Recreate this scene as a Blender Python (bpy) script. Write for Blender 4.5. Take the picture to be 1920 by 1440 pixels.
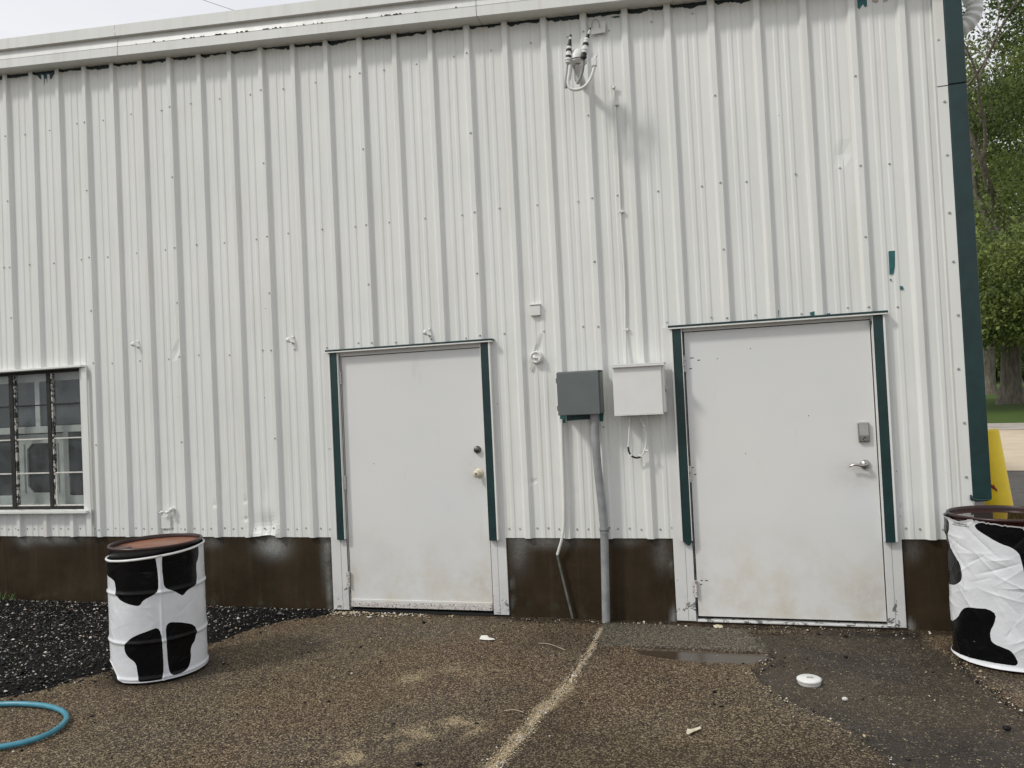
import bpy, bmesh, math, random
import numpy as np
from mathutils import Vector, Matrix
random.seed(7); rng = np.random.default_rng(7)
PI = math.pi
scene = bpy.context.scene
COL = scene.collection
for o in list(bpy.data.objects): bpy.data.objects.remove(o, do_unlink=True)

# ------------------------------------------------------------------ camera
YAW, PITCH, ROLL, FPX = -.2776, .0225, -.0471, 1442.0
CAM = Vector((6.4045, -5.6319, 1.6266))
fwd = Vector((math.sin(YAW)*math.cos(PITCH), math.cos(YAW)*math.cos(PITCH), math.sin(PITCH)))
rgt0 = Vector((math.cos(YAW), -math.sin(YAW), 0)); up0 = rgt0.cross(fwd)
RGT = rgt0*math.cos(ROLL) + up0*math.sin(ROLL)
UPV = -rgt0*math.sin(ROLL) + up0*math.cos(ROLL)
cam = bpy.data.cameras.new('camera'); camo = bpy.data.objects.new('camera', cam); COL.objects.link(camo)
m = Matrix((RGT, UPV, -fwd)).transposed().to_4x4(); m.translation = CAM
camo.matrix_world = m
cam.sensor_fit = 'HORIZONTAL'; cam.sensor_width = 36; cam.lens = 36*FPX/1920
cam.clip_start = .05; cam.clip_end = 1500
scene.camera = camo

# ------------------------------------------------------------------ sky, sun, exposure
SUN = Vector((-.18, -.15, .25)).normalized()
world = bpy.data.worlds.new('World'); scene.world = world; world.use_nodes = True
nt = world.node_tree; nt.nodes.clear()
wo = nt.nodes.new('ShaderNodeOutputWorld'); bg = nt.nodes.new('ShaderNodeBackground')
sky = nt.nodes.new('ShaderNodeTexSky'); sky.sky_type = 'NISHITA'; sky.sun_disc = False
sky.sun_elevation = math.asin(SUN.z); sky.sun_rotation = math.atan2(SUN.x, SUN.y) % (2*PI)
sky.dust_density = 4; sky.air_density = 1
hs = nt.nodes.new('ShaderNodeHueSaturation'); hs.inputs['Saturation'].default_value = .2
tc = nt.nodes.new('ShaderNodeTexCoord'); mp = nt.nodes.new('ShaderNodeMapping'); mp.inputs['Scale'].default_value = (1.6, 1.6, 4)
nz = nt.nodes.new('ShaderNodeTexNoise'); nz.inputs['Scale'].default_value = 1.6; nz.inputs['Detail'].default_value = 5
cr = nt.nodes.new('ShaderNodeValToRGB')
cr.color_ramp.elements[0].position = .3; cr.color_ramp.elements[0].color = (8.5, 8.75, 9.45, 1)
cr.color_ramp.elements[1].position = .7; cr.color_ramp.elements[1].color = (10.2, 10.3, 10.55, 1)
mx = nt.nodes.new('ShaderNodeMixRGB'); mx.inputs[0].default_value = .82
nt.links.new(tc.outputs['Generated'], mp.inputs['Vector']); nt.links.new(mp.outputs[0], nz.inputs['Vector'])
nt.links.new(nz.outputs['Fac'], cr.inputs[0]); nt.links.new(sky.outputs[0], hs.inputs['Color'])
nt.links.new(hs.outputs[0], mx.inputs[1]); nt.links.new(cr.outputs[0], mx.inputs[2])
nt.links.new(mx.outputs[0], bg.inputs['Color']); bg.inputs['Strength'].default_value = .1
nt.links.new(bg.outputs[0], wo.inputs[0])
sl = bpy.data.lights.new('sun', 'SUN'); sl.energy = 1.75; sl.angle = math.radians(7); sl.color = (1, .965, .9)
so = bpy.data.objects.new('sun', sl); COL.objects.link(so); so.rotation_euler = SUN.to_track_quat('Z', 'Y').to_euler(); so.location = (0, -10, 20)
scene.view_settings.view_transform = 'Standard'; scene.view_settings.look = 'None'
scene.view_settings.gamma = 1; scene.view_settings.use_curve_mapping = False
scene.view_settings.exposure = 0.0
scene.cycles.max_bounces = 8; scene.cycles.transparent_max_bounces = 12

# ------------------------------------------------------------------ helpers
def at(u, v, y=0.0):            # the point of a vertical plane parallel to the wall seen at a photograph pixel
    d = fwd*FPX + RGT*(u-960) - UPV*(v-720)
    return CAM + d*((y-CAM.y)/d.y)
def flr(u, v, z=0.0):           # the same for a level plane
    d = fwd*FPX + RGT*(u-960) - UPV*(v-720)
    return CAM + d*((z-CAM.z)/d.z)
def deep(u, v, t):
    d = fwd*FPX + RGT*(u-960) - UPV*(v-720)
    return CAM + d*(t/FPX)

def hsh(ix, iy, iz, s):
    n = (ix*374761393 + iy*668265263 + iz*2147483647*3 + s*974634777) & 0xffffffff
    n = ((n ^ (n >> 13))*1274126177) & 0xffffffff
    n = ((n ^ (n >> 16))*2246822519) & 0xffffffff
    return ((n ^ (n >> 15)) & 0xffff)/65535.0
def vnoise(x, y, z=0.0, s=0):
    x, y, z = np.broadcast_arrays(np.asarray(x, float), np.asarray(y, float), np.asarray(z, float))
    ix, iy, iz = [np.floor(a).astype(np.int64) for a in (x, y, z)]
    fx, fy, fz = x-ix, y-iy, z-iz
    fx, fy, fz = [a*a*(3-2*a) for a in (fx, fy, fz)]
    r = 0
    for dx in (0, 1):
        for dy in (0, 1):
            for dz in (0, 1):
                w = (fx if dx else 1-fx)*(fy if dy else 1-fy)*(fz if dz else 1-fz)
                r = r + w*hsh(ix+dx, iy+dy, iz+dz, s)
    return r*2-1
def fbm(x, y, z=0.0, s=0, o=3):
    r = 0; a = 1; t = 0
    for i in range(o):
        r = r + a*vnoise(np.asarray(x)*2**i, np.asarray(y)*2**i, np.asarray(z)*2**i, s+i); t += a; a *= .5
    return r/t
def seg_dist(px, py, pts):
    d = np.full(np.shape(px), 1e9); tt = np.zeros(np.shape(px)); n = len(pts)-1
    for i in range(n):
        ax, ay = pts[i]; bx, by = pts[i+1]
        L2 = (bx-ax)**2+(by-ay)**2+1e-12
        t = np.clip(((px-ax)*(bx-ax)+(py-ay)*(by-ay))/L2, 0, 1)
        dd = np.hypot(px-ax-t*(bx-ax), py-ay-t*(by-ay))
        k = dd < d; d = np.where(k, dd, d); tt = np.where(k, (i+t)/n, tt)
    return d, tt
def poly_sd(px, py, pts):       # signed distance, positive inside
    d, _ = seg_dist(px, py, list(pts)+[pts[0]])
    ins = np.zeros(np.shape(px), bool); n = len(pts)
    for i in range(n):
        ax, ay = pts[i]; bx, by = pts[(i+1) % n]
        c = ((ay > py) != (by > py)) & (px < (bx-ax)*(py-ay)/((by-ay) if by != ay else 1e-9)+ax)
        ins ^= c
    return np.where(ins, d, -d)
def sstep(a, b, x):
    t = np.clip((x-a)/(b-a), 0, 1); return t*t*(3-2*t)
def smooth_poly(pts, n=2):
    pts = [tuple(p) for p in pts]
    for _ in range(n):
        q = []
        for i in range(len(pts)):
            a, b = pts[i], pts[(i+1) % len(pts)]
            q += [(a[0]*.75+b[0]*.25, a[1]*.75+b[1]*.25), (a[0]*.25+b[0]*.75, a[1]*.25+b[1]*.75)]
        pts = q
    return pts
def smooth_line(pts, n=3):
    pts = [Vector(p) for p in pts]
    for _ in range(n):
        q = [pts[0]]
        for a, b in zip(pts[:-1], pts[1:]): q += [a.lerp(b, .25), a.lerp(b, .75)]
        q.append(pts[-1]); pts = q
    return pts

class MB:
    def __init__(s): s.v = []; s.f = []; s.mi = []; s.sm = []
    def add(s, vs, fs, mi=0, smooth=False):
        b = len(s.v); s.v += [tuple(v) for v in vs]
        for f in fs: s.f.append(tuple(i+b for i in f)); s.mi.append(mi); s.sm.append(smooth)
        return s
    def box(s, x0, x1, y0, y1, z0, z1, b=0.0, mi=0):
        x0, x1 = min(x0, x1), max(x0, x1); y0, y1 = min(y0, y1), max(y0, y1); z0, z1 = min(z0, z1), max(z0, z1)
        if b <= 0:
            v = [(x, y, z) for x in (x0, x1) for y in (y0, y1) for z in (z0, z1)]
            return s.add(v, [(0, 1, 3, 2), (4, 6, 7, 5), (0, 4, 5, 1), (2, 3, 7, 6), (0, 2, 6, 4), (1, 5, 7, 3)], mi)
        bm = bmesh.new(); bmesh.ops.create_cube(bm, size=1)
        for v in bm.verts: v.co = ((x0+x1)/2+v.co.x*(x1-x0), (y0+y1)/2+v.co.y*(y1-y0), (z0+z1)/2+v.co.z*(z1-z0))
        bmesh.ops.bevel(bm, geom=bm.edges[:], offset=b, segments=2, affect='EDGES', profile=.5)
        bm.verts.index_update()
        s.add([v.co[:] for v in bm.verts], [[q.index for q in f.verts] for f in bm.faces], mi); bm.free(); return s
    def tube(s, pts, r, n=10, mi=0, cap=True, smooth=True):
        pts = [Vector(p) for p in pts]; N = len(pts)
        rs = r if isinstance(r, (list, tuple)) else [r]*N
        t0 = (pts[1]-pts[0]).normalized(); a = Vector((0, 0, 1)) if abs(t0.z) < .9 else Vector((0, 1, 0))
        u = t0.cross(a).normalized(); vs = []
        for i, p in enumerate(pts):
            t = (pts[min(i+1, N-1)]-pts[max(i-1, 0)]).normalized()
            u = (u-t*u.dot(t)).normalized(); w = t.cross(u)
            for k in range(n):
                an = 2*PI*k/n; vs.append(p+(u*math.cos(an)+w*math.sin(an))*rs[i])
        fs = [(i*n+k, i*n+(k+1) % n, (i+1)*n+(k+1) % n, (i+1)*n+k) for i in range(N-1) for k in range(n)]
        s.add(vs, fs, mi, smooth)
        if cap:
            s.add(vs[:n], [tuple(range(n))[::-1]], mi); s.add(vs[-n:], [tuple(range(n))], mi)
        return s
    def lathe(s, prof, c=(0, 0, 0), ax='z', n=32, mi=0, smooth=True):
        c = Vector(c); vs = []; P = len(prof)
        for k in range(n):
            a = 2*PI*k/n
            for r, h in prof:
                if ax == 'z': q = Vector((r*math.cos(a), r*math.sin(a), h))
                elif ax == 'y': q = Vector((r*math.cos(a), -h, r*math.sin(a)))      # h towards the viewer side
                else: q = Vector((h, r*math.cos(a), r*math.sin(a)))
                vs.append(c+q)
        fs = [(k*P+i, ((k+1) % n)*P+i, ((k+1) % n)*P+i+1, k*P+i+1) for k in range(n) for i in range(P-1)]
        return s.add(vs, fs, mi, smooth)
    def prism(s, poly, y0, y1, mi=0):            # polygon of (x, z) pulled from y0 (front) to y1 (back)
        n = len(poly)
        v = [(x, y0, z) for x, z in poly]+[(x, y1, z) for x, z in poly]
        f = [tuple(range(n)), tuple(range(2*n-1, n-1, -1))]+[(i, i+n, (i+1) % n+n, (i+1) % n) for i in range(n)]
        return s.add(v, f, mi)
    def build(s, name, mats, parent=None, normals=True):
        me = bpy.data.meshes.new(name); me.from_pydata(s.v, [], s.f)
        for m in (mats if isinstance(mats, (list, tuple)) else [mats]): me.materials.append(m)
        me.polygons.foreach_set('material_index', s.mi); me.polygons.foreach_set('use_smooth', s.sm)
        if normals:
            bm = bmesh.new(); bm.from_mesh(me); bmesh.ops.recalc_face_normals(bm, faces=bm.faces[:]); bm.to_mesh(me); bm.free()
        me.update()
        return link(name, me, parent)
def link(name, me, parent=None):
    o = bpy.data.objects.new(name, me); COL.objects.link(o)
    if parent:
        o.parent = parent
        o.matrix_parent_inverse = Matrix.Translation(-parent.location) if parent.type == 'EMPTY' and parent.parent is None else Matrix()
    return o
def tag(o, label=None, cat=None, group=None, kind=None):
    for k, v in (('label', label), ('category', cat), ('group', group), ('kind', kind)):
        if v: o[k] = v
    return o
def thing(name, label, cat, loc, group=None):
    o = bpy.data.objects.new(name, None); COL.objects.link(o); o.location = loc; o.empty_display_size = .1
    return tag(o, label, cat, group)
def grid_mesh(name, X, Y, Z, mats, parent=None, attrs=None, smooth=True, keep=None):
    r, c = X.shape
    co = np.stack([X, Y, Z], -1).reshape(-1, 3)
    idx = np.arange(r*c).reshape(r, c)
    q = np.stack([idx[:-1, :-1], idx[:-1, 1:], idx[1:, 1:], idx[1:, :-1]], -1).reshape(-1, 4)
    if keep is not None: q = q[keep.reshape(-1)]
    me = bpy.data.meshes.new(name); me.vertices.add(len(co)); me.vertices.foreach_set('co', co.ravel())
    me.loops.add(q.size); me.loops.foreach_set('vertex_index', q.ravel().astype(np.int32))
    me.polygons.add(len(q)); me.polygons.foreach_set('loop_start', np.arange(0, q.size, 4, dtype=np.int32))
    me.polygons.foreach_set('use_smooth', np.full(len(q), smooth))
    for mm in (mats if isinstance(mats, (list, tuple)) else [mats]): me.materials.append(mm)
    for k, v in (attrs or {}).items():
        a = me.attributes.new(k, 'FLOAT', 'POINT'); a.data.foreach_set('value', np.asarray(v, np.float32).ravel())
    me.update(calc_edges=True); me.validate()
    return link(name, me, parent)

# ------------------------------------------------------------------ materials
class NT:
    def __init__(s, name):
        s.m = bpy.data.materials.new(name); s.m.use_nodes = True; s.t = s.m.node_tree; s.t.nodes.clear()
        s.out = s.t.nodes.new('ShaderNodeOutputMaterial'); s.b = s.t.nodes.new('ShaderNodeBsdfPrincipled')
        s.t.links.new(s.b.outputs[0], s.out.inputs[0]); s.tc = s.t.nodes.new('ShaderNodeTexCoord')
    def n(s, ty, **kw):
        x = s.t.nodes.new(ty)
        for k, v in kw.items():
            if k in x.inputs.keys(): s.set(x.inputs[k], v)
            else: setattr(x, k, v)
        return x
    def set(s, sock, v):
        if isinstance(v, bpy.types.NodeSocket): s.t.links.new(v, sock)
        else:
            try: sock.default_value = v
            except Exception: sock.default_value = tuple(v)+(1,)
    def vec(s, scale=(1, 1, 1)):
        x = s.t.nodes.new('ShaderNodeMapping'); x.inputs['Scale'].default_value = scale
        s.t.links.new(s.tc.outputs['Object'], x.inputs['Vector']); return x.outputs[0]
    def noise(s, scale, detail=3, rough=.5, vec=None, dist=0):
        x = s.n('ShaderNodeTexNoise', Scale=scale, Detail=detail, Roughness=rough, Distortion=dist)
        s.set(x.inputs['Vector'], vec if vec else s.tc.outputs['Object']); return x.outputs['Fac']
    def voro(s, scale, out='Distance', vec=None, feature='F1', rnd=1.0):
        x = s.t.nodes.new('ShaderNodeTexVoronoi'); x.feature = feature
        x.inputs['Scale'].default_value = scale; x.inputs['Randomness'].default_value = rnd
        s.set(x.inputs['Vector'], vec if vec else s.tc.outputs['Object']); return x.outputs[out]
    def math(s, op, a, b=0.0, clamp=False):
        x = s.t.nodes.new('ShaderNodeMath'); x.operation = op; x.use_clamp = clamp
        s.set(x.inputs[0], a); s.set(x.inputs[1], b); return x.outputs[0]
    def ramp(s, fac, stops, interp='LINEAR'):
        x = s.t.nodes.new('ShaderNodeValToRGB'); e = x.color_ramp.elements; x.color_ramp.interpolation = interp
        while len(e) < len(stops): e.new(.5)
        for el, (p, c) in zip(e, stops):
            el.position = p; el.color = (c, c, c, 1) if not isinstance(c, (tuple, list)) else tuple(c)+(1,)
        s.set(x.inputs[0], fac); return x.outputs[0]
    def mix(s, fac, a, b, blend='MIX'):
        x = s.t.nodes.new('ShaderNodeMixRGB'); x.blend_type = blend
        s.set(x.inputs[0], fac); s.set(x.inputs[1], a); s.set(x.inputs[2], b); return x.outputs[0]
    def attr(s, name):
        x = s.t.nodes.new('ShaderNodeAttribute'); x.attribute_name = name; return x.outputs['Fac']
    def xyz(s):
        x = s.t.nodes.new('ShaderNodeSeparateXYZ'); s.t.links.new(s.tc.outputs['Object'], x.inputs[0]); return x.outputs
    def bump(s, h, strength=.3, dist=.01):
        x = s.n('ShaderNodeBump', Strength=strength, Distance=dist); s.set(x.inputs['Height'], h)
        s.t.links.new(x.outputs[0], s.b.inputs['Normal'])
    def fin(s, color, rough=.5, metal=0.0, spec=.5, **kw):
        s.set(s.b.inputs['Base Color'], color); s.set(s.b.inputs['Roughness'], rough); s.set(s.b.inputs['Metallic'], metal)
        s.set(s.b.inputs['Specular IOR Level'], spec)
        for k, v in kw.items(): s.set(s.b.inputs[k], v)
        return s.m
def simple(name, col, rough=.5, metal=0.0, spec=.5, var=.12, scale=12, bump=0.0):
    t = NT(name); f = t.noise(scale, 4, .6)
    c = t.mix(t.ramp(f, [(.3, 0.0), (.7, 1.0)]), [x*(1-var) for x in col], [min(1, x*(1+var)) for x in col])
    if bump: t.bump(t.noise(scale*6, 3), bump, .004)
    return t.fin(c, rough, metal, spec)

E0, ES = 4.9147, .0792
def zE(x): return E0-ES*x if x > -3 else E0+ES*3+ES*(x+3)

WHITE = (.73, .735, .705)
def wall_paint(name, strip=True):
    t = NT(name); X, Y, Z = t.xyz()
    big = t.noise(.9, 4, .6); c = t.mix(t.ramp(big, [(.3, 0.0), (.7, 1.0)]), (.705, .72, .69), (.77, .778, .742))
    streak = t.noise(1.0, 4, .65, t.vec((16, 16, .55)))
    c = t.mix(t.ramp(streak, [(.48, 0.0), (.72, .42)]), c, (.60, .59, .52))
    rust = t.noise(1.0, 3, .6, t.vec((5.5, 5.5, .35)))
    c = t.mix(t.ramp(rust, [(.60, 0.0), (.78, .5)]), c, (.55, .49, .38))
    spots = t.voro(2.6, 'Distance'); sc = t.voro(2.6, 'Color')
    c = t.mix(t.math('MULTIPLY', t.ramp(spots, [(.012, 1.0), (.02, 0.0)]), .8), c, (.12, .12, .11))
    chip = t.noise(26, 4, .7, t.vec((1, 1, .6))); low = t.noise(1.1, 2)
    c = t.mix(t.math('MULTIPLY', t.ramp(chip, [(.735, 0.0), (.75, 1.0)]), t.ramp(low, [(.5, 0.0), (.6, .8)])), c, (.15, .2, .19))
    if strip:      # the ragged strip under the eave that the white paint never reached
        d = t.math('SUBTRACT', t.math('SUBTRACT', E0, t.math('MULTIPLY', X, ES)), Z)
        n = t.noise(9, 5, .7); n2 = t.noise(1.7, 3)
        lim = t.math('ADD', t.math('MULTIPLY', n, .085), t.math('MULTIPLY', n2, .075)); lim = t.math('SUBTRACT', lim, .056)
        mk = t.math('MULTIPLY', t.math('LESS_THAN', d, lim), t.math('GREATER_THAN', Y, -.022))
        c = t.mix(mk, c, (.012, .03, .032))
    t.bump(t.math('ADD', t.noise(2.2, 2, .5, t.vec((2.5, 1, .8))), t.math('MULTIPLY', t.noise(160, 2), .012)), .22, .02)
    return t.fin(c, t.ramp(t.noise(5, 3), [(.3, .30), (.7, .46)]), 0, .5)
M = {}
M['wall'] = wall_paint('white_wall_paint')
M['trim'] = wall_paint('white_trim_paint', False)
M['white'] = simple('white_enamel', WHITE, .42, 0, .5, .04, 6)
M['green'] = simple('dark_green_paint', (.006, .030, .030), .38, 0, .5, .25, 9)
M['teal'] = simple('teal_old_paint', (.02, .115, .115), .5, 0, .4, .25, 30)
M['darkteal'] = simple('dark_teal_old_paint', (.03, .075, .09), .5, 0, .4, .25, 30)
M['gap'] = simple('black_gap', (.008, .009, .009), .8)
def foundation_mat():
    t = NT('brown_painted_concrete'); a = t.attr('overspray'); X, Y, Z = t.xyz()
    n = t.noise(3, 5, .65); c = t.mix(t.ramp(n, [(.3, 0.0), (.7, 1.0)]), (.022, .0150, .0078), (.046, .032, .0175))
    st = t.noise(1, 4, .7, t.vec((11, 11, .8))); c = t.mix(t.ramp(st, [(.5, 0.0), (.75, .5)]), c, (.058, .044, .028))
    moss = t.math('MULTIPLY', t.ramp(t.noise(9, 4, .7), [(.55, 0.0), (.7, .5)]), t.ramp(Z, [(.02, 1.0), (.22, 0.0)]))
    c = t.mix(moss, c, (.06, .075, .05))
    sp = t.math('MULTIPLY', a, t.ramp(t.noise(60, 3, .7), [(.3, .55), (.6, 1.0)]))
    c = t.mix(sp, c, (.45, .47, .46))
    chip = t.noise(34, 5, .75); c = t.mix(t.ramp(chip, [(.735, 0.0), (.755, .8)]), c, (.3, .27, .22))
    t.bump(t.math('ADD', t.noise(40, 5, .7), t.noise(7, 3)), .25, .006)
    return t.fin(c, t.ramp(n, [(.3, .45), (.7, .7)]), 0, .13)
M['found'] = foundation_mat()
def frame_mat():      # door frames: white, flaking to grey metal near the ground
    t = NT('flaking_white_frame'); X, Y, Z = t.xyz()
    c = t.mix(t.noise(5, 4), (.62, .625, .61), (.71, .71, .69))
    low = t.ramp(Z, [(.02, 1.0), (.16, .55), (.38, .0)])
    n = t.noise(15, 6, .7, dist=.6); th = t.math('SUBTRACT', .69, t.math('MULTIPLY', low, .145))
    c = t.mix(t.math('GREATER_THAN', n, th), c, t.mix(t.noise(7, 2), (.05, .05, .047), (.28, .29, .285)))
    g = t.noise(4, 5, .7); c = t.mix(t.math('MULTIPLY', t.ramp(g, [(.5, 0.0), (.7, .5)]), low), c, (.33, .34, .36))
    return t.fin(c, .5, 0, .4)
M['frame'] = frame_mat()
def door_mat():
    t = NT('white_steel_door_paint'); X, Y, Z = t.xyz()
    n = t.noise(1.3, 3, .5); c = t.mix(t.ramp(n, [(.3, 0.0), (.7, 1.0)]), (.68, .695, .69), (.735, .73, .695))
    low = t.ramp(Z, [(.1, 1.0), (.75, .0)])
    c = t.mix(t.math('MULTIPLY', t.ramp(t.noise(4, 5, .65), [(.42, 0.0), (.68, .75)]), low), c, (.58, .52, .40))
    c = t.mix(t.ramp(t.noise(2.4, 4, .6, t.vec((4, 1, 1))), [(.62, 0.0), (.75, .3)]), c, (.54, .52, .47))
    sp = t.voro(3.3, 'Distance'); c = t.mix(t.ramp(sp, [(.014, .85), (.022, 0.0)]), c, (.14, .11, .09))
    c = t.mix(t.math('MULTIPLY', t.ramp(t.noise(38, 4, .7), [(.72, 0.0), (.74, .8)]), t.ramp(t.noise(1.3, 2), [(.5, 0.0), (.62, 1.0)])), c, (.36, .30, .24))
    for hx, hz_, rx, rz, am in ((4.49, 1.10, .10, .13, .35), (7.20, 1.03, .16, .10, .45), (4.47, .22, .16, .14, .5), (7.22, .2, .14, .16, .5), (6.13, .3, .05, .22, .4), (3.39, .3, .05, .2, .4)):
        q = t.math('ADD', t.math('POWER', t.math('ABSOLUTE', t.math('DIVIDE', t.math('SUBTRACT', X, hx), rx)), 2.0), t.math('POWER', t.math('ABSOLUTE', t.math('DIVIDE', t.math('SUBTRACT', Z, hz_), rz)), 2.0))
        c = t.mix(t.math('MULTIPLY', t.math('MULTIPLY', t.math('EXPONENT', t.math('MULTIPLY', q, -1.0)), am), t.ramp(t.noise(14, 5, .7), [(.35, .2), (.7, 1.0)])), c, (.42, .36, .27))
    t.bump(t.noise(3, 2), .06, .02)
    return t.fin(c, t.ramp(t.noise(3, 3), [(.3, .34), (.7, .5)]), 0, .45)
M['door'] = door_mat()
def hinge_mat():
    t = NT('rusty_white_hinge'); n = t.noise(70, 4, .7)
    c = t.mix(t.ramp(n, [(.52, 0.0), (.62, 1.0)]), (.6, .585, .56), (.16, .085, .055)); return t.fin(c, .5)
M['hinge'] = hinge_mat()
M['steel'] = simple('satin_nickel', (.42, .40, .37), .25, 1, .5, .1, 40)
M['darksteel'] = simple('dark_steel', (.16, .15, .145), .3, 1, .5, .1, 40)
M['ivory'] = simple('ivory_knob', (.62, .57, .44), .3, 0, .5, .1, 40)
M['screw'] = simple('painted_screw', (.40, .40, .38), .4, .2, .5, .35, 3)
M['grey'] = simple('grey_box_paint', (.122, .139, .138), .42, 0, .5, .05, 8)
M['pvc'] = simple('grey_conduit', (.275, .285, .285), .5, 0, .3, .2, 10)
M['pipe'] = simple('weathered_pipe', (.14, .145, .13), .5, .3, .5, .3, 20)
M['black'] = simple('black_tape', (.012, .012, .012), .5, 0, .5, .2, 30)
M['yellow'] = None
M['steelbar'] = simple('dark_window_steel', (.022, .022, .02), .6, .2, .4, .4, 20)
def putty_mat():
    t = NT('peeling_putty'); n = t.noise(22, 4, .7)
    return t.fin(t.mix(t.math('GREATER_THAN', n, .5), (.05, .05, .045), (.62, .6, .54)), .6)
M['putty'] = putty_mat()
M['barwhite'] = simple('chalky_white_bar', (.62, .60, .55), .6, 0, .4, .15, 30)
def glass_mat():
    t = NT('dusty_glass'); t.t.nodes.remove(t.b)
    tr = t.n('ShaderNodeBsdfTransparent'); tr.inputs[0].default_value = (.90, .92, .91, 1)
    gl = t.n('ShaderNodeBsdfGlossy'); gl.inputs['Roughness'].default_value = .02
    df = t.n('ShaderNodeBsdfDiffuse'); df.inputs[0].default_value = (.42, .45, .46, 1)
    lw = t.n('ShaderNodeLayerWeight'); lw.inputs['Blend'].default_value = .5
    fr_ = t.math('ADD', .03, t.math('MULTIPLY', t.math('POWER', lw.outputs['Facing'], 4.0), .5))
    d = t.ramp(t.noise(5, 4, .6), [(.4, .02), (.75, .12)])
    m1 = t.n('ShaderNodeMixShader'); t.t.links.new(d, m1.inputs[0]); t.t.links.new(tr.outputs[0], m1.inputs[1]); t.t.links.new(df.outputs[0], m1.inputs[2])
    m2 = t.n('ShaderNodeMixShader'); t.t.links.new(fr_, m2.inputs[0]); t.t.links.new(m1.outputs[0], m2.inputs[1]); t.t.links.new(gl.outputs[0], m2.inputs[2])
    t.t.links.new(m2.outputs[0], t.out.inputs[0]); return t.m
M['glass'] = glass_mat()
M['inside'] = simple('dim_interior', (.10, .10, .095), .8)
M['sash'] = simple('old_white_sash', (.66, .67, .65), .5, 0, .4, .08, 7)
M['screenpane'] = simple('dark_screen_pane', (.035, .042, .048), .35, 0, .5, .2, 10)

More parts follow.
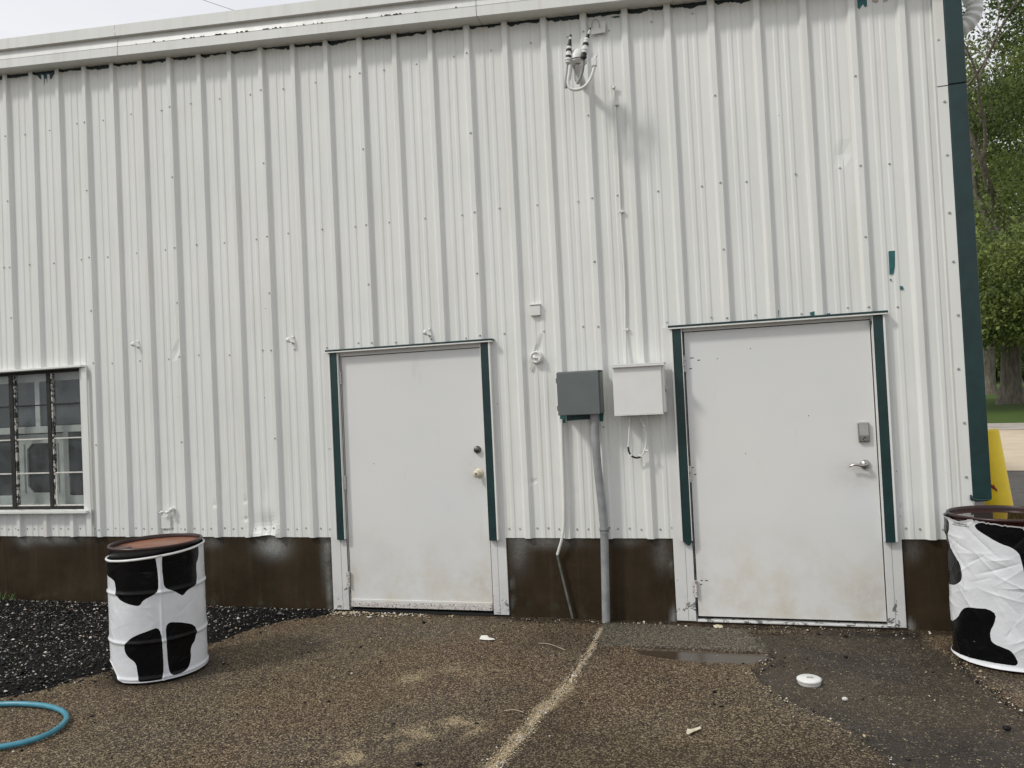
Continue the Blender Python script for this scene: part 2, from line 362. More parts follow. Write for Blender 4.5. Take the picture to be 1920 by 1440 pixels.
# ================================================================== THE GROUND
def asphalt_mat(name, lo, hi, stone):
    t = NT(name); dark, sand, wet, apron, brk = [t.attr(k) for k in ('dark', 'sand', 'wet', 'apron', 'brk')]
    big = t.noise(1.3, 5, .65); med = t.noise(9, 4, .6)
    cell = t.voro(140, 'Color'); bw = t.n('ShaderNodeSeparateColor'); t.t.links.new(cell, bw.inputs[0])
    r, g2, b2 = bw.outputs[0], bw.outputs[1], bw.outputs[2]
    base = t.mix(t.ramp(big, [(.3, 0.0), (.7, 1.0)]), lo, hi)
    base = t.mix(t.ramp(med, [(.35, .0), (.75, .4)]), base, [x*.5 for x in lo])
    base = t.mix(t.ramp(t.noise(.55, 4, .6, dist=.5), [(.47, 0.0), (.6, .75)]), base, (.098, .060, .040))
    base = t.mix(t.ramp(t.noise(3.6, 5, .75), [(.52, 0.0), (.72, .6)]), base, (.030, .024, .018))
    cool = t.ramp(t.noise(.8, 3), [(.48, 0.0), (.66, .6)]); base = t.mix(cool, base, (.074, .066, .055))
    st = t.mix(g2, [x*.45 for x in stone], stone)
    amt = t.ramp(r, [(.60, 0.0), (.72, .75), (1, 1.0)])
    c = t.mix(t.math('MULTIPLY', amt, .68), base, st)
    c = t.mix(t.ramp(b2, [(.0, .85), (.22, .6), (.30, 0.0)]), c, (.012, .011, .010))
    cd = t.mix(t.ramp(med, [(.3, 0.0), (.7, 1.0)]), (.023, .0195, .0165), (.046, .039, .032))
    cd = t.mix(t.ramp(big, [(.4, 0.0), (.65, .7)]), cd, (.062, .050, .038))
    cd = t.mix(t.math('MULTIPLY', t.ramp(r, [(.80, 0.0), (.92, .5)]), 1.0), cd, (.11, .1, .085))
    c = t.mix(dark, c, cd)
    ca = t.mix(amt, (.088, .078, .060), (.25, .22, .17)); ca = t.mix(t.ramp(b2, [(.0, .7), (.25, .5), (.3, 0.0)]), ca, (.016, .015, .013))
    c = t.mix(apron, c, ca)
    grain = t.ramp(t.noise(240, 2), [(.35, 0.0), (.62, 1.0)])
    gcell = t.voro(170, 'Color'); gs_ = t.n('ShaderNodeSeparateColor'); t.t.links.new(gcell, gs_.inputs[0])
    gm = t.math('LESS_THAN', t.math('ADD', gs_.outputs[0], t.math('MULTIPLY', t.math('SUBTRACT', t.noise(26, 4, .7), .5), .9)), sand)
    sm = t.math('ADD', t.math('MULTIPLY', gm, .82), t.math('MULTIPLY', sand, .16), True)
    c = t.mix(sm, c, t.mix(grain, (.19, .145, .085), (.52, .42, .26)))
    c = t.mix(wet, c, (.055, .042, .029))
    spv = t.math('MULTIPLY', t.ramp(t.noise(75, 4, .7), [(.60, 0.0), (.66, 1.0)]), t.ramp(t.noise(2.1, 3), [(.4, .25), (.6, .9)])); c = t.mix(t.math('MULTIPLY', spv, t.math('SUBTRACT', 1.0, t.math('MAXIMUM', wet, sand))), c, (.014, .012, .010))
    spk = t.voro(34, 'Distance'); spc = t.voro(34, 'Color'); s2 = t.n('ShaderNodeSeparateColor'); t.t.links.new(spc, s2.inputs[0])
    c = t.mix(t.math('MULTIPLY', t.math('MULTIPLY', t.math('LESS_THAN', spk, t.math('MULTIPLY', s2.outputs[1], .22)), t.math('GREATER_THAN', s2.outputs[0], .80)), t.math('SUBTRACT', 1.0, t.math('MAXIMUM', wet, t.math('MULTIPLY', dark, .7)))), c, (.40, .35, .27))
    c = t.mix(t.math('MULTIPLY', brk, t.ramp(t.noise(30, 4, .7), [(.35, .2), (.55, 1.0)])), c, (.009, .008, .0075))
    h = t.math('ADD', t.math('MULTIPLY', t.voro(140, 'Distance'), -1.0), t.math('MULTIPLY', t.noise(60, 4, .7), .8))
    h = t.math('MULTIPLY', h, t.math('SUBTRACT', 1.0, t.math('MULTIPLY', t.math('MAXIMUM', wet, t.math('MULTIPLY', dark, .45)), .95)))
    t.bump(h, .75, .008)
    ro = t.ramp(t.noise(2.2, 4), [(.35, .55), (.65, .8)])
    ro = t.math('SUBTRACT', ro, t.math('MULTIPLY', dark, .18)); ro = t.mix(wet, ro, (.09, .09, .09))
    damp_shade = t.attr('damp_shade'); c = t.mix(t.math('MULTIPLY', damp_shade, .62), c, (.016, .0125, .0095)); ro = t.math('SUBTRACT', ro, t.math('MULTIPLY', damp_shade, .25)); sp_ = t.math('ADD', .11, t.math('MULTIPLY', wet, .3)); return t.fin(c, ro, 0, sp_)  # one mask darkens damp patches and the painted contact shade
M['asphalt'] = asphalt_mat('worn_asphalt', (.070, .048, .028), (.125, .090, .052), (.52, .42, .27))
def G(*px): return [flr(u, v).xy[:] for u, v in px]
xs = np.concatenate([np.arange(-14, 1.2, .25), np.arange(1.2, 9.4, .02), np.arange(9.4, 22, .3)])
ys = np.concatenate([np.arange(-14, -3.4, .25), np.arange(-3.4, .10, .02), [.10]])
GX, GY = np.meshgrid(xs, ys)
wob = fbm(GX*3, GY*3, 0, 3, 4)*.05+fbm(GX*14, GY*14, 0, 33, 3)*.016
darkpoly = G((1412, 1183), (1432, 1200), (1447, 1222), (1418, 1240), (1412, 1256), (1440, 1288), (1500, 1322), (1570, 1350), (1602, 1375), (1650, 1408), (1700, 1470)) + [(7.3, -3.2), (9.9, -4), (9.9, -2.2)] + G((1920, 1330), (1850, 1283), (1790, 1232), (1745, 1200), (1720, 1180))
d_dark = poly_sd(GX, GY, darkpoly)+wob*.6
apron = G((1136, 1166), (1270, 1172), (1400, 1180), (1432, 1200), (1446, 1222), (1300, 1217), (1180, 1213), (1120, 1212), (1112, 1190))
d_apron = poly_sd(GX, GY, apron)+wob*.4
pud = G((1180, 1214), (1300, 1218), (1440, 1225), (1458, 1233), (1400, 1243), (1330, 1240), (1270, 1236), (1200, 1226))
d_pud = poly_sd(GX, GY, pud)+wob*.25
crk, ct = seg_dist(GX+wob*.35, GY, G((1128, 1178), (1108, 1215), (1088, 1245), (1060, 1283), (1020, 1325), (980, 1372), (945, 1410), (915, 1450)))
crk = crk+.030*fbm(GX*5, GY*5, 0, 22, 3)
crack = sstep((.026+.046*ct)*(1+.9*fbm(GX*3.1, GY*3.1, 0, 24, 3)), .0, crk)*(.85+.75*fbm(GX*10, GY*10, 0, 21))
p1, _ = seg_dist(GX, GY*1.3, [(a, b*1.3) for a, b in G((770, 1270), (860, 1252), (920, 1262))])
p2, _ = seg_dist(GX, GY*1.1, [(a, b*1.1) for a, b in G((690, 1400), (760, 1375), (850, 1362))])
p3, _ = seg_dist(GX, GY, G((660, 1440), (700, 1425)))
patch = sstep(.24, .0, p1+wob*2.4)*.46+sstep(.22, .0, p2+wob*2.4)*.58+sstep(.2, 0, p3+wob)*.4
sand = np.clip(crack+patch*np.clip(.55+1.9*fbm(GX*8, GY*8, 0, 31, 4), 0, 1.4), 0, 1)*(d_dark < 0)*(d_apron < -.01)
wet = sstep(-.01, .02, d_pud)
c2_, _ = seg_dist(GX+wob*.8, GY+wob*.5, G((560, 1225), (640, 1212), (700, 1206), (745, 1220), (785, 1212)))
c3_, _ = seg_dist(GX+wob*.8, GY+wob*.5, G((1800, 1236), (1850, 1283), (1922, 1340)))
c4_, _ = seg_dist(GX+wob*.8, GY+wob*.5, G((1180, 1212), (1300, 1216), (1440, 1224), (1405, 1185)))
c5_, _ = seg_dist(GX+wob, GY+wob*.8, G((1440, 1222), (1470, 1234), (1412, 1256)))
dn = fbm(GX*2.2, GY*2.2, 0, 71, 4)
damp_shade = np.clip(sstep(.16, .0, -GY-.02+dn*.10)*(GX > 4.6)*1.0+sstep(.09, 0, -GY-.02+dn*.07)*.7, 0, 1)  # damp border along the wall foot, with contact shade painted in
for cx_, cy_, rr_ in ((2.765, -1.445, .30), (7.925, -.50, .32)): damp_shade = np.maximum(damp_shade, sstep(.16, .0, np.hypot(GX-cx_, GY-cy_)-rr_+dn*.09)*.85)  # rings round both drum feet: contact shade put into the colour
damp_shade = np.maximum(damp_shade, sstep(.12, .45, fbm(GX*.75+4, GY*.9, 0, 73, 4)+.12*dn)*.5*(sand < .3))
cn = fbm(GX*11, GY*11, 0, 91, 3)
brk = np.maximum.reduce([sstep(.014, .002, np.abs(crk-.006-.02*cn))*np.clip(.35+1.3*cn, 0, 1)*.9, sstep(.018, .003, np.abs(d_dark-.002))*.7*np.clip(.6+1.2*fbm(GX*5, GY*5, 0, 63), 0, 1)*(GY < -.15)*(GX < 7.5), sstep(.012, .0, c2_)*.6, sstep(.02, 0, c3_)*.8, sstep(.016, 0, c4_)*.8, sstep(.03, 0, c5_)*.7])
a_dark = sstep(-.006, .02, d_dark)*np.clip(.86+.35*fbm(GX*1.6, GY*1.6, 0, 61), 0, 1)*(d_apron < .0); a_apron = sstep(-.006, .012, d_apron)
GZ = .004*fbm(GX*1.1, GY*1.1, 0, 5)+.003*fbm(GX*6, GY*6, 0, 9)
GZ = GZ-.010*brk-.018*sstep(-.012, .02, d_dark)+.012*sstep(-.02, .03, d_apron)-.008*sstep(.05, 0, crk)*(d_dark < 0)
GZ = np.where(wet > .02, GZ*(1-wet)+wet*(-.006), GZ)
far = np.hypot(GX-5, GY+1.5)
GZ = np.where(GY < -3.4, GZ*.5, GZ)
GZ = GZ-.006
yard = grid_mesh('pavement', GX, GY, GZ, M['asphalt'], None, dict(dark=a_dark, sand=sand, wet=wet, apron=a_apron, brk=brk, damp_shade=damp_shade)); tag(yard, kind='structure')

def earth_mat(name, a, b, sc=3, rough=.9, c3=None):
    t = NT(name); c = t.mix(t.ramp(t.noise(sc, 6, .7), [(.35, 0.0), (.68, 1.0)]), a, b)
    if c3: c = t.mix(t.ramp(t.noise(sc*.17, 4, .6), [(.5, 0.0), (.62, .7)]), c, c3)
    t.bump(t.noise(sc*12, 5, .7), .5, .02); return t.fin(c, rough, 0, .3)
M['earth'] = earth_mat('bare_earth', (.07, .06, .045), (.13, .11, .085))
mb = MB(); S_ = 700
mb.add([(-S_, -S_, -.12), (S_, -S_, -.12), (S_, S_, -.12), (-S_, S_, -.12)], [(0, 1, 2, 3)]); tag(mb.build('ground', M['earth']), kind='structure')
# strips beyond the corner: grey drive, pale concrete, gravel, rising lawn; edges run nearly square to the view
def lineY(x, p, q): return p[1]+(x-p[0])*(q[1]-p[1])/(q[0]-p[0])
L1 = (flr(1845, 880).xy, flr(1920, 882.0).xy); L2 = (flr(1845, 803).xy, flr(1920, 806).xy)
def strip(name, mat, ya, yb, z0, x0=7.9, x1=60, n=40):
    X = np.linspace(x0, x1, n)[None, :].repeat(14, 0); t = np.linspace(0, 1, 14)[:, None]
    Ya = ya(X); Yb = yb(X); Y = Ya+(Yb-Ya)*t
    return tag(grid_mesh(name, X, Y, np.full(X.shape, z0)+.01*fbm(X*.6, Y*.6, 0, 4), mat), kind='structure')
def e1(x): return np.clip(L1[0][1]+(x-L1[0][0])*(-.25), .35, 99)
def e2(x): return L2[0][1]+(x-L2[0][0])*(-.55)
M['drive'] = earth_mat('grey_drive', (.135, .122, .108), (.20, .185, .165), 3, .8, (.12, .108, .098))
M['concrete'] = earth_mat('pale_concrete', (.52, .43, .31), (.62, .52, .39), 1.2, .8, (.46, .37, .265))
M['dirt'] = earth_mat('gravel_dirt', (.28, .245, .21), (.50, .46, .41), 1.5, .9, (.24, .21, .18))
strip('driveway', M['drive'], lambda x: np.full(x.shape, .0), lambda x: e1(x)+.02, -.03, 7.9, 45)
strip('concrete_apron', M['concrete'], lambda x: e1(x), lambda x: e1(x)*0+np.maximum(e2(x)*.97, e1(x)+.3), -.02, 7.9, 45)
strip('gravel_lot', M['dirt'], lambda x: np.maximum(e2(x)*.97, e1(x)+.3)-.02, lambda x: e2(x)+7.5, -.015, 7.9, 60)
def grass_mat():
    t = NT('mown_grass'); c = t.mix(t.ramp(t.noise(6, 6, .75), [(.3, 0.0), (.7, 1.0)]), (.045, .085, .014), (.10, .155, .03))
    c = t.mix(t.ramp(t.noise(.25, 4, .6), [(.4, 0.0), (.62, .6)]), c, (.075, .12, .02))
    t.bump(t.noise(60, 4, .8), .8, .05); return t.fin(c, .8, 0, .25)
M['grass'] = grass_mat()
def lawnz(X, Y):
    d = np.hypot(X-6.4, Y+5.6); return np.interp(d, [0, 32.5, 35, 38, 50, 90, 400], [-.04, -.04, .03, .12, .55, .95, 3.0])
Xl = np.linspace(-60, 160, 70)[None, :].repeat(60, 0); tl = (np.linspace(0, 1, 60)**2)[:, None]
Yl0 = np.maximum(e2(Xl)+4.0, 14); Yl = Yl0+tl*(330-Yl0)
tag(grid_mesh('lawn', Xl, Yl, lawnz(Xl, Yl), M['grass']), kind='structure')

# ================================================================== THE BUILDING
B = thing('metal_building', 'white ribbed metal building with green door trim and brown base', 'building', (0, 0, 0))
S = .3048
# profile of one 12 inch module, rib centred on 0: (offset, outward)
MOD = [(-.039, 0), (-.035, .003), (-.022, .026), (-.0175, .030), (.0175, .030), (.022, .026), (.035, .003), (.039, 0), (.098, 0), (.108, .0045), (.128, .0045), (.138, 0), (.166, 0), (.176, .0045), (.196, .0045), (.206, 0)]
OPEN = [(3.285, 4.645, -1, 2.085), (6.015, 7.395, -1, 2.085), (-.62, .785, .835, 2.115)]
WTOP = 8.0
def panel(k0, k1, lap):
    pts = []
    for k in range(k0, k1+1):
        for dx, h in MOD:
            x = k*S+dx; 
            if k == k0 and dx < -.039: continue
            if k == k1 and dx > .032: continue
            pr = .0035 if (k == k1 and lap) else 0
            if k == k1 and dx == .0175 and lap:
                pts.append((x, h+pr)); pts.append((x+.005, .0255+pr)); pts.append((x+.0105, .0165+pr)); pts.append((x+.0107, .014)); break
            pts.append((x, h+pr))
        else: continue
        break
    x0, x1 = pts[0][0], pts[-1][0]
    xa = [p[0] for p in pts]; ha = [p[1] for p in pts]
    cuts = [c for o in OPEN for c in o[:2] if x0 < c < x1]
    if k1 >= 25: cuts.append(7.83)
    xs_ = sorted(set([round(x, 5) for x in xa]+[round(c, 5) for c in cuts]))
    xs_ = np.array([x for x in xs_ if x <= 7.84])
    hs_ = np.interp(xs_, xa, ha)
    zb = .59
    zc = sorted(set(list(np.arange(zb, 1.2, .03).round(4))+list(np.arange(1.2, 4.0, .1).round(4))+[c for o in OPEN for c in o[2:] if c > zb]))
    zc = [z for i, z in enumerate(zc) if i == 0 or z-zc[i-1] > .004 or z in [c for o in OPEN for c in o[2:]]]
    R_ = len(zc)
    X = np.tile(xs_, (R_+6, 1)); Z = np.zeros_like(X)
    for i, z in enumerate(zc): Z[i] = z
    tops = np.array([zE(x) for x in xs_])
    for j in range(6): Z[R_+j] = zc[-1]+(tops+.012-zc[-1])*((j+1)/6)
    Hh = np.tile(hs_, (R_+6, 1))
    flat = 1-np.clip(Hh/.03, 0, 1)
    Hh = Hh+.0016*fbm(X*2.5, Z*.9, 0, 13)*(.5+.5*flat)+.0012*fbm(X*8, Z*3.5, 0, 17)*flat
    # the kick marks along the foot of the wall
    def dent(cx, cz, rx, rz, d):
        q = np.exp(-((X-cx)/rx)**2-((Z-cz)/rz)**2); return d*q
    Hh = Hh-dent(2.63, .68, .09, .09, .026)+dent(2.56, .60, .08, .06, .030)-dent(2.665, .62, .012, .08, .014)+dent(2.72, .62, .03, .09, .024)-dent(2.62, .98, .035, .16, .010)
    for cx, cz in [(4.93, 1.01), (2.13, .87), (2.43, .90), (2.43, .74), (7.42, .80), (7.20, 3.2), (6.55, 2.95), (5.25, .93), (7.55, 1.75), (1.8, 2.2)]:
        Hh = Hh-dent(cx, cz, .022, .018, .012)
    drop = dent(2.62, .59, .10, .02, .018); Z = Z+drop*(Z < .62)
    Y = -Hh
    xc = (X[:-1, :-1]+X[:-1, 1:])/2; zc_ = (Z[:-1, :-1]+Z[1:, :-1])/2
    keep = np.ones(xc.shape, bool)
    for a, b, c, d in OPEN: keep &= ~((xc > a) & (xc < b) & (zc_ > c) & (zc_ < d))
    o = grid_mesh('wall_panel', X, Y, Z, M['wall'], B, smooth=False, keep=keep)
    return o
panels = []
ks = list(range(-39, 27, 3))
for k in ks: panels.append(panel(k, min(k+3, 26), k+3 < 26))
# screws
sc = MB()
def screw(x, z, y, r=.0062):
    p = [(r*1.35, 0), (r*1.3, .0015), (r*.95, .002), (r*.9, .0055), (.0001, .006)]
    sc.lathe(p, (x, -y, z), 'y', 8, 0, False)
Zr = [.66, 1.41, 2.144, 2.62, 3.099, 3.712, 4.331]
def clear(x, z): return all(not (a-.02 < x < b+.02 and c-.02 < z < d+.05) for a, b, c, d in OPEN) and z < zE(x)-.08
for k in range(-6, 26):
    for z in Zr:
        if k % 3 == 0 and clear(k*S, z): screw(k*S+random.uniform(-.004, .004), z+random.uniform(-.006, .006), .034)
    for z in (2.144, 3.099, 4.331):
        x = k*S+.188+random.uniform(-.012, .012)
        if clear(x, z) and x < 7.75: screw(x, z+random.uniform(-.012, .012), .004)
    for dx in (.068, .152, .236):
        x = k*S+dx
        if clear(x, .66) and x < 7.75: screw(x, .66+random.uniform(-.006, .006), 0)
for z in (4.15, 3.86, 3.45, 3.1, 2.72, 2.4, 2.05, 1.7, 1.35, 1.0, .72): screw(7.835+random.uniform(-.012, .008), z, .0385, .007)
scr = sc.build('screws', M['screw'], B); tag(scr, kind='stuff')

# foundation
def found_front(x0, x1, z1, z0=-.2):
    X, Z = np.meshgrid(np.arange(x0, x1+1e-6, max(.02, (x1-x0)/160)), np.linspace(z0, z1, 34)); X[:, -1] = x1
    Y = np.full(X.shape, .004)+.0015*fbm(X*5, Z*5, 0, 3)
    n = fbm(X*6, Z*6, 0, 8, 4)
    ov = np.zeros(X.shape)
    for cx, cz, rx, rz, a in [(2.66, .51, .13, .085, .7), (.35, .56, .30, .045, .55), (.05, .55, .1, .06, .5), (2.06, .54, .1, .05, .35), (5.02, .56, .22, .05, .45), (4.78, .50, .07, .14, .5), (5.86, .5, .06, .12, .45), (3.15, .42, .04, .2, .45), (5.62, .57, .1, .04, .3), (7.5, .52, .05, .08, .3)]:
        ov += (a if cx == 2.66 else a*.55)*np.exp(-((X-cx)/rx)**2-((Z-cz)/rz)**2)*(1+.6*n)
    for xe in (3.18, 4.72, 5.92, 7.46):
        ov += .45*np.exp(-(np.abs(X-xe)/(.010+.022*np.clip(n+.2, 0, 1)))**2)*np.clip(n*2.2+.25, 0, 1)*(Z < .55)
    return X, Y, Z, np.clip(ov, 0, 1)
FS = [(-12, 3.205), (4.70, 5.94), (7.44, 7.87)]
for a, b in FS:
    X, Y, Z, ov = found_front(a if a > -3 else -3, b, .605)
    grid_mesh('foundation', X, Y, Z, M['found'], B, dict(overspray=ov))
mb = MB()
for a, b in FS: mb.box(a, b, .008, .2, -.2, .60)
mb.box(-12, -3, .004, .0079, -.2, .605)
mb.box(3.205, 4.70, .02, .2, -.2, -.004); mb.box(5.94, 7.44, -.012, .2, -.2, .006)
mb.box(7.67, 7.87, .2, 12, -.2, .6); mb.box(-12, -11.8, .2, 12, -.2, .6); mb.box(-11.8, 7.67, 11.8, 12, -.2, .6)
mb.build('foundation_core', M['found'], B)
# shell behind the sheets
mb = MB()
X, Z = 7.866, None
def sidewall(x, s):
    m_ = MB(); yy = [0.02]; hh = [0]
    for k in range(0, 39):
        for dx, h in ((.11, 0), (.132, .03), (.168, .03), (.19, 0)): yy.append(.02+k*S+dx); hh.append(h)
    yy.append(11.95); hh.append(0)
    vs = [(x+s*h, y, z) for y, h in zip(yy, hh) for z in (.59, zE(x)-.05)]
    m_.add(vs, [(2*i, 2*i+2, 2*i+3, 2*i+1) for i in range(len(yy)-1)]); return m_
sidewall(7.858, 1).build('side_wall', M['trim'], B, False); sidewall(-11.9, -1).build('side_wall', M['trim'], B, False)
mb = MB(); mb.add([(-11.9, 11.95, .59), (7.858, 11.95, .59), (7.858, 11.95, zE(7.858)), (-3, 11.95, zE(-3)), (-11.9, 11.95, zE(-11.9))], [(0, 1, 2, 3, 4)])
mb.build('back_wall', M['trim'], B, False)
mb = MB()
for a, b in ((-3, 8.08), (-12.1, -3)):
    mb.add([(a, -.10, zE(a)+.235), (b, -.10, zE(b)+.235), (b, 12.1, zE(b)+.235), (a, 12.1, zE(a)+.235), (a, .0, zE(a)+.02), (b, .0, zE(b)+.02), (b, 12.1, zE(b)+.02), (a, 12.1, zE(a)+.02)], [(0, 1, 2, 3), (4, 5, 6, 7), (1, 2, 6, 5), (0, 1, 5, 4), (2, 3, 7, 6)])
mb.build('roof', M['trim'], B, False)
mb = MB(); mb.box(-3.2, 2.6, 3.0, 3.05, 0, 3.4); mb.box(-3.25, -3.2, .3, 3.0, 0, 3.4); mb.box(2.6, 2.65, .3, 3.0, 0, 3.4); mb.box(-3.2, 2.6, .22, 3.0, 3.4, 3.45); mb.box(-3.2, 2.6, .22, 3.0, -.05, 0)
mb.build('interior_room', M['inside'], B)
# rake trim: stepped profile pulled along the slope, in lengths with open joints
RP = [(.0, .0), (-.150, .0), (-.150, .075), (-.144, .0755), (-.144, .080), (-.149, .081), (-.138, .150), (-.138, .160), (-.172, .163), (-.172, .258), (-.160, .264), (-.06, .268)]
def rake(x0, x1, nm='rake_trim', mat=None, grow=0):
    m_ = MB(); n = len(RP)
    for x in (x0, x1):
        m_.v += [(x, y-grow, zE(x)+h*1.0) for y, h in RP]
    for i in range(n-1): m_.f.append((i, i+1, n+i+1, n+i)); m_.mi.append(0); m_.sm.append(False)
    return m_.build(nm, mat or M['trim'], B, False)
joints = [-12.0, -8.6, -5.3, -3.0, -1.88, 1.408, 4.70, 8.05]
for a, b in zip(joints[:-1], joints[1:]): rake(a+.002, b-.002)
# flakes along the trim seam
for i in range(46):
    x = random.choice([random.uniform(1.6, 2.9), random.uniform(2.3, 4.6), random.uniform(2.9, 4.3)]); z = zE(x)+.080+random.uniform(0, .003)
    w_ = random.uniform(.006, .03); h_ = random.uniform(.003, .009)
    if i == 0: fm = MB()
    fm.prism([(x, z), (x+w_, z-.08*w_), (x+w_*.8, z+h_*.7), (x+w_*.4, z+h_)], -.1535, -.1485)
tag(fm.build('paint_flakes', M['gap'], B), kind='stuff')

# corner trim: white flange over the panel, dark green face beyond it, lap joint at 3.56
for z0, z1, dy in ((.855, 3.553, 0), (3.556, 4.26, .003)):
    m_ = MB(); m_.box(7.80, 7.862, -.0375-dy, -.034, z0-.22 if z0 < 1 else z0, z1); m_.build('corner_trim', M['trim'], B)
    m_ = MB(); m_.box(7.8635, 7.972, -.042-dy, .07, z0, z1, .006); m_.build('corner_trim', M['green'], B)
m_ = MB(); m_.box(7.80, 7.966, -.040, -.0345, 3.5525, 3.5565); m_.build('trim_joint', M['gap'], B)
m_ = MB(); m_.tube([(7.850, -.044, .885), (7.852, -.050, .862), (7.88, -.046, .850), (7.94, -.040, .850), (7.966, -.036, .858)], [.005, .012, .011, .008, .005], 10); m_.build('bent_trim_end', M['green'], B)
m_ = MB(); m_.box(7.852, 7.87, .0, .2, .59, 4.28); m_.build('corner_post', M['trim'], B)

def patch(poly, mat, y, name='bare_paint_patch', par=B):
    m_ = MB(); m_.prism([at(u, v, -y).xz[:] for u, v in poly], -y-.0012, -y+.0006); return m_.build(name, mat, par)
patch([(68, 139), (103, 135), (97, 147), (92, 150), (89, 158), (87, 147), (84, 148), (83, 162), (80, 166), (78, 150), (73, 146)], M['darkteal'], .0006)
patch([(1666, 471), (1678, 470), (1678, 500), (1675, 513), (1668, 515)], M['teal'], .0052)
patch([(1669, 522), (1672, 524), (1671, 527), (1669, 526)], M['teal'], .0052)
patch([(1687, 536), (1693, 537), (1694, 543), (1688, 543)], M['teal'], .0052)
patch([(1518, 586), (1529, 583), (1529, 591), (1520, 592)], M['teal'], .0045)
patch([(1550, 588), (1557, 587), (1556, 591), (1550, 591)], M['teal'], .001)
patch([(1457, 582), (1461, 582), (1460, 595), (1457, 595)], M['teal'], .001)
patch([(1143, 32), (1163, 29), (1163, 32), (1152, 34), (1148, 32)], M['darkteal'], .001)
patch([(1084, 32), (1089, 31), (1089, 48), (1086, 40)], M['teal'], .001)
patch([(1607, 0), (1640, -6), (1638, 3), (1630, 8), (1632, 16), (1628, 10), (1622, 14), (1618, 8), (1611, 18), (1608, 14)], M['teal'], .0012)
patch([(1632, -4), (1668, -8), (1664, 2), (1657, 4), (1650, 10), (1651, 3), (1640, 6)], simple('primer_patch', (.48, .40, .33), .6), .0018)
patch([(1050, 775), (1061, 775), (1060, 793), (1050, 793)], M['teal'], .033)
patch([(1123, 772), (1132, 771), (1131, 790), (1124, 790)], M['teal'], .0335)
patch([(1061, 776), (1110, 776), (1108, 786), (1090, 787), (1062, 789)], M['darkteal'], .005)

# ---------------------------------------------------------------- doors
def door(x0, x1, fx0, fx1, gx, zb, zt, head, hz, first):
    fr = MB()                                             # hollow metal frame
    fr.box(fx0, x0-.004, -.006, .12, 0.006, zt+.045, .002); fr.box(x1+.004, fx1, -.006, .12, 0.006, zt+.045, .002)
    fr.box(x0-.004, x1+.004, -.006, .12, zt+.004, zt+.045)
    F = fr.build('door_frame', M['frame'], B)
    st = MB(); st.box(x0-.012, x0-.0045, -.0075, -.0062, .01, zt+.02); st.box((fx0+x0)/2+.008, (fx0+x0)/2+.0095, -.0068, -.0061, .01, .585); st.box((fx1+x1)/2-.008, (fx1+x1)/2-.0065, -.0068, -.0061, .01, .585)
    tag(st.build('frame_seams', M['gap'], F), kind='stuff')
    bk = MB(); bk.box(x0-.02, x1+.02, .058, .075, -.02, zt+.03); bk.build('dark_gap', M['gap'], F)
    D = MB().box(x0+.003, x1-.003, .002, .046, zb, zt-.002, .002).build('door', M['door'], B)
    (g0, g1), (g2, g3) = gx
    for a, b, out in ((g0, g1, -1), (g2, g3, 1)):
        MB().box(a, b, -.040, -.0065, .575, 2.082, .002).build('green_trim', M['green'], F)
        e = (a-.014, a-.001) if out < 0 else (b+.001, b+.014)
        MB().box(e[0], e[1], -.046, -.002, .578, 2.086, .002).build('trim_edge', M['trim'], F)
        e = (b+.0005, b+.005) if out < 0 else (a-.005, a-.0005)
        MB().box(e[0], e[1], -.040, -.0065, .58, 2.082).build('trim_edge', M['trim'], F)
    h = MB(); h.box(head[0], head[1], -.062, -.002, 2.098, 2.112, .002); h.build('head_trim', M['green'], F)
    h = MB(); h.box(head[0]+.004, head[1]-.004, -.060, -.004, 2.0865, 2.0975, .002); h.build('head_lip', M['trim'], F)
    for z in hz:
        m_ = MB(); m_.tube([(x0-.002, -.014, z-.055), (x0-.002, -.014, z+.055)], .009, 10)
        for q in (-.055, -.02, .02, .055): m_.tube([(x0-.002, -.014, z+q-.003), (x0-.002, -.014, z+q+.003)], .0105, 10)
        m_.box(x0-.026, x0+.002, -.009, -.0062, z-.052, z+.052); m_.build('hinge', M['hinge'], D)
    th = MB()
    if first:
        m_ = MB(); m_.box(x0+.008, x1-.008, -.012, .001, zb, zb+.04, .003); m_.build('door_sweep', M['hinge'], D)
        m_ = MB(); m_.box(x0+.006, x1-.006, -.006, .001, zb+.041, zb+.062, .003); m_.build('door_sweep', M['door'], D)
        th.box(x0-.003, x1+.003, -.010, .05, -.003, .014)
        th.build('threshold', M['gap'], F)
    else:
        th.box(x0-.003, x1+.05, -.022, .05, .0065, .018, .002); th.build('threshold', M['frame'], F)
    return D
D1 = door(3.362, 4.568, 3.208, 4.694, ((3.286, 3.348), (4.573, 4.635)), .034, 2.052, (3.255, 4.675), (1.888, 1.032, .256), True)
D2 = door(6.092, 7.322, 5.944, 7.436, ((6.018, 6.078), (7.333, 7.393)), .040, 2.062, (5.99, 7.425), (1.837, 1.05, .237), False)
def at0(u, v): p = at(u, v, .002); return p.x, p.z
x, z = at0(895.5, 843); MB().lathe([(.029, 0), (.029, .008), (.026, .012), (.025, .022), (.021, .026), (.0001, .027)], (x, .002, z), 'y', 24).build('deadbolt', M['darksteel'], D1)
x, z = at0(898, 887); kn = MB().lathe([(.036, 0), (.036, .004), (.030, .009), (.016, .014), (.014, .030), (.027, .038), (.031, .05), (.028, .064), (.018, .072), (.0001, .074)], (x, .002, z), 'y', 28).build('door_knob', M['ivory'], D1)
MB().lathe([(.008, .0735), (.008, .0765), (.005, .0765), (.004, .074), (.0001, .074)], (x, .002, z), 'y', 14).build('keyhole', M['darksteel'], kn)
x, z = at0(1619, 810); kp = MB(); w2, h2 = .036, .066
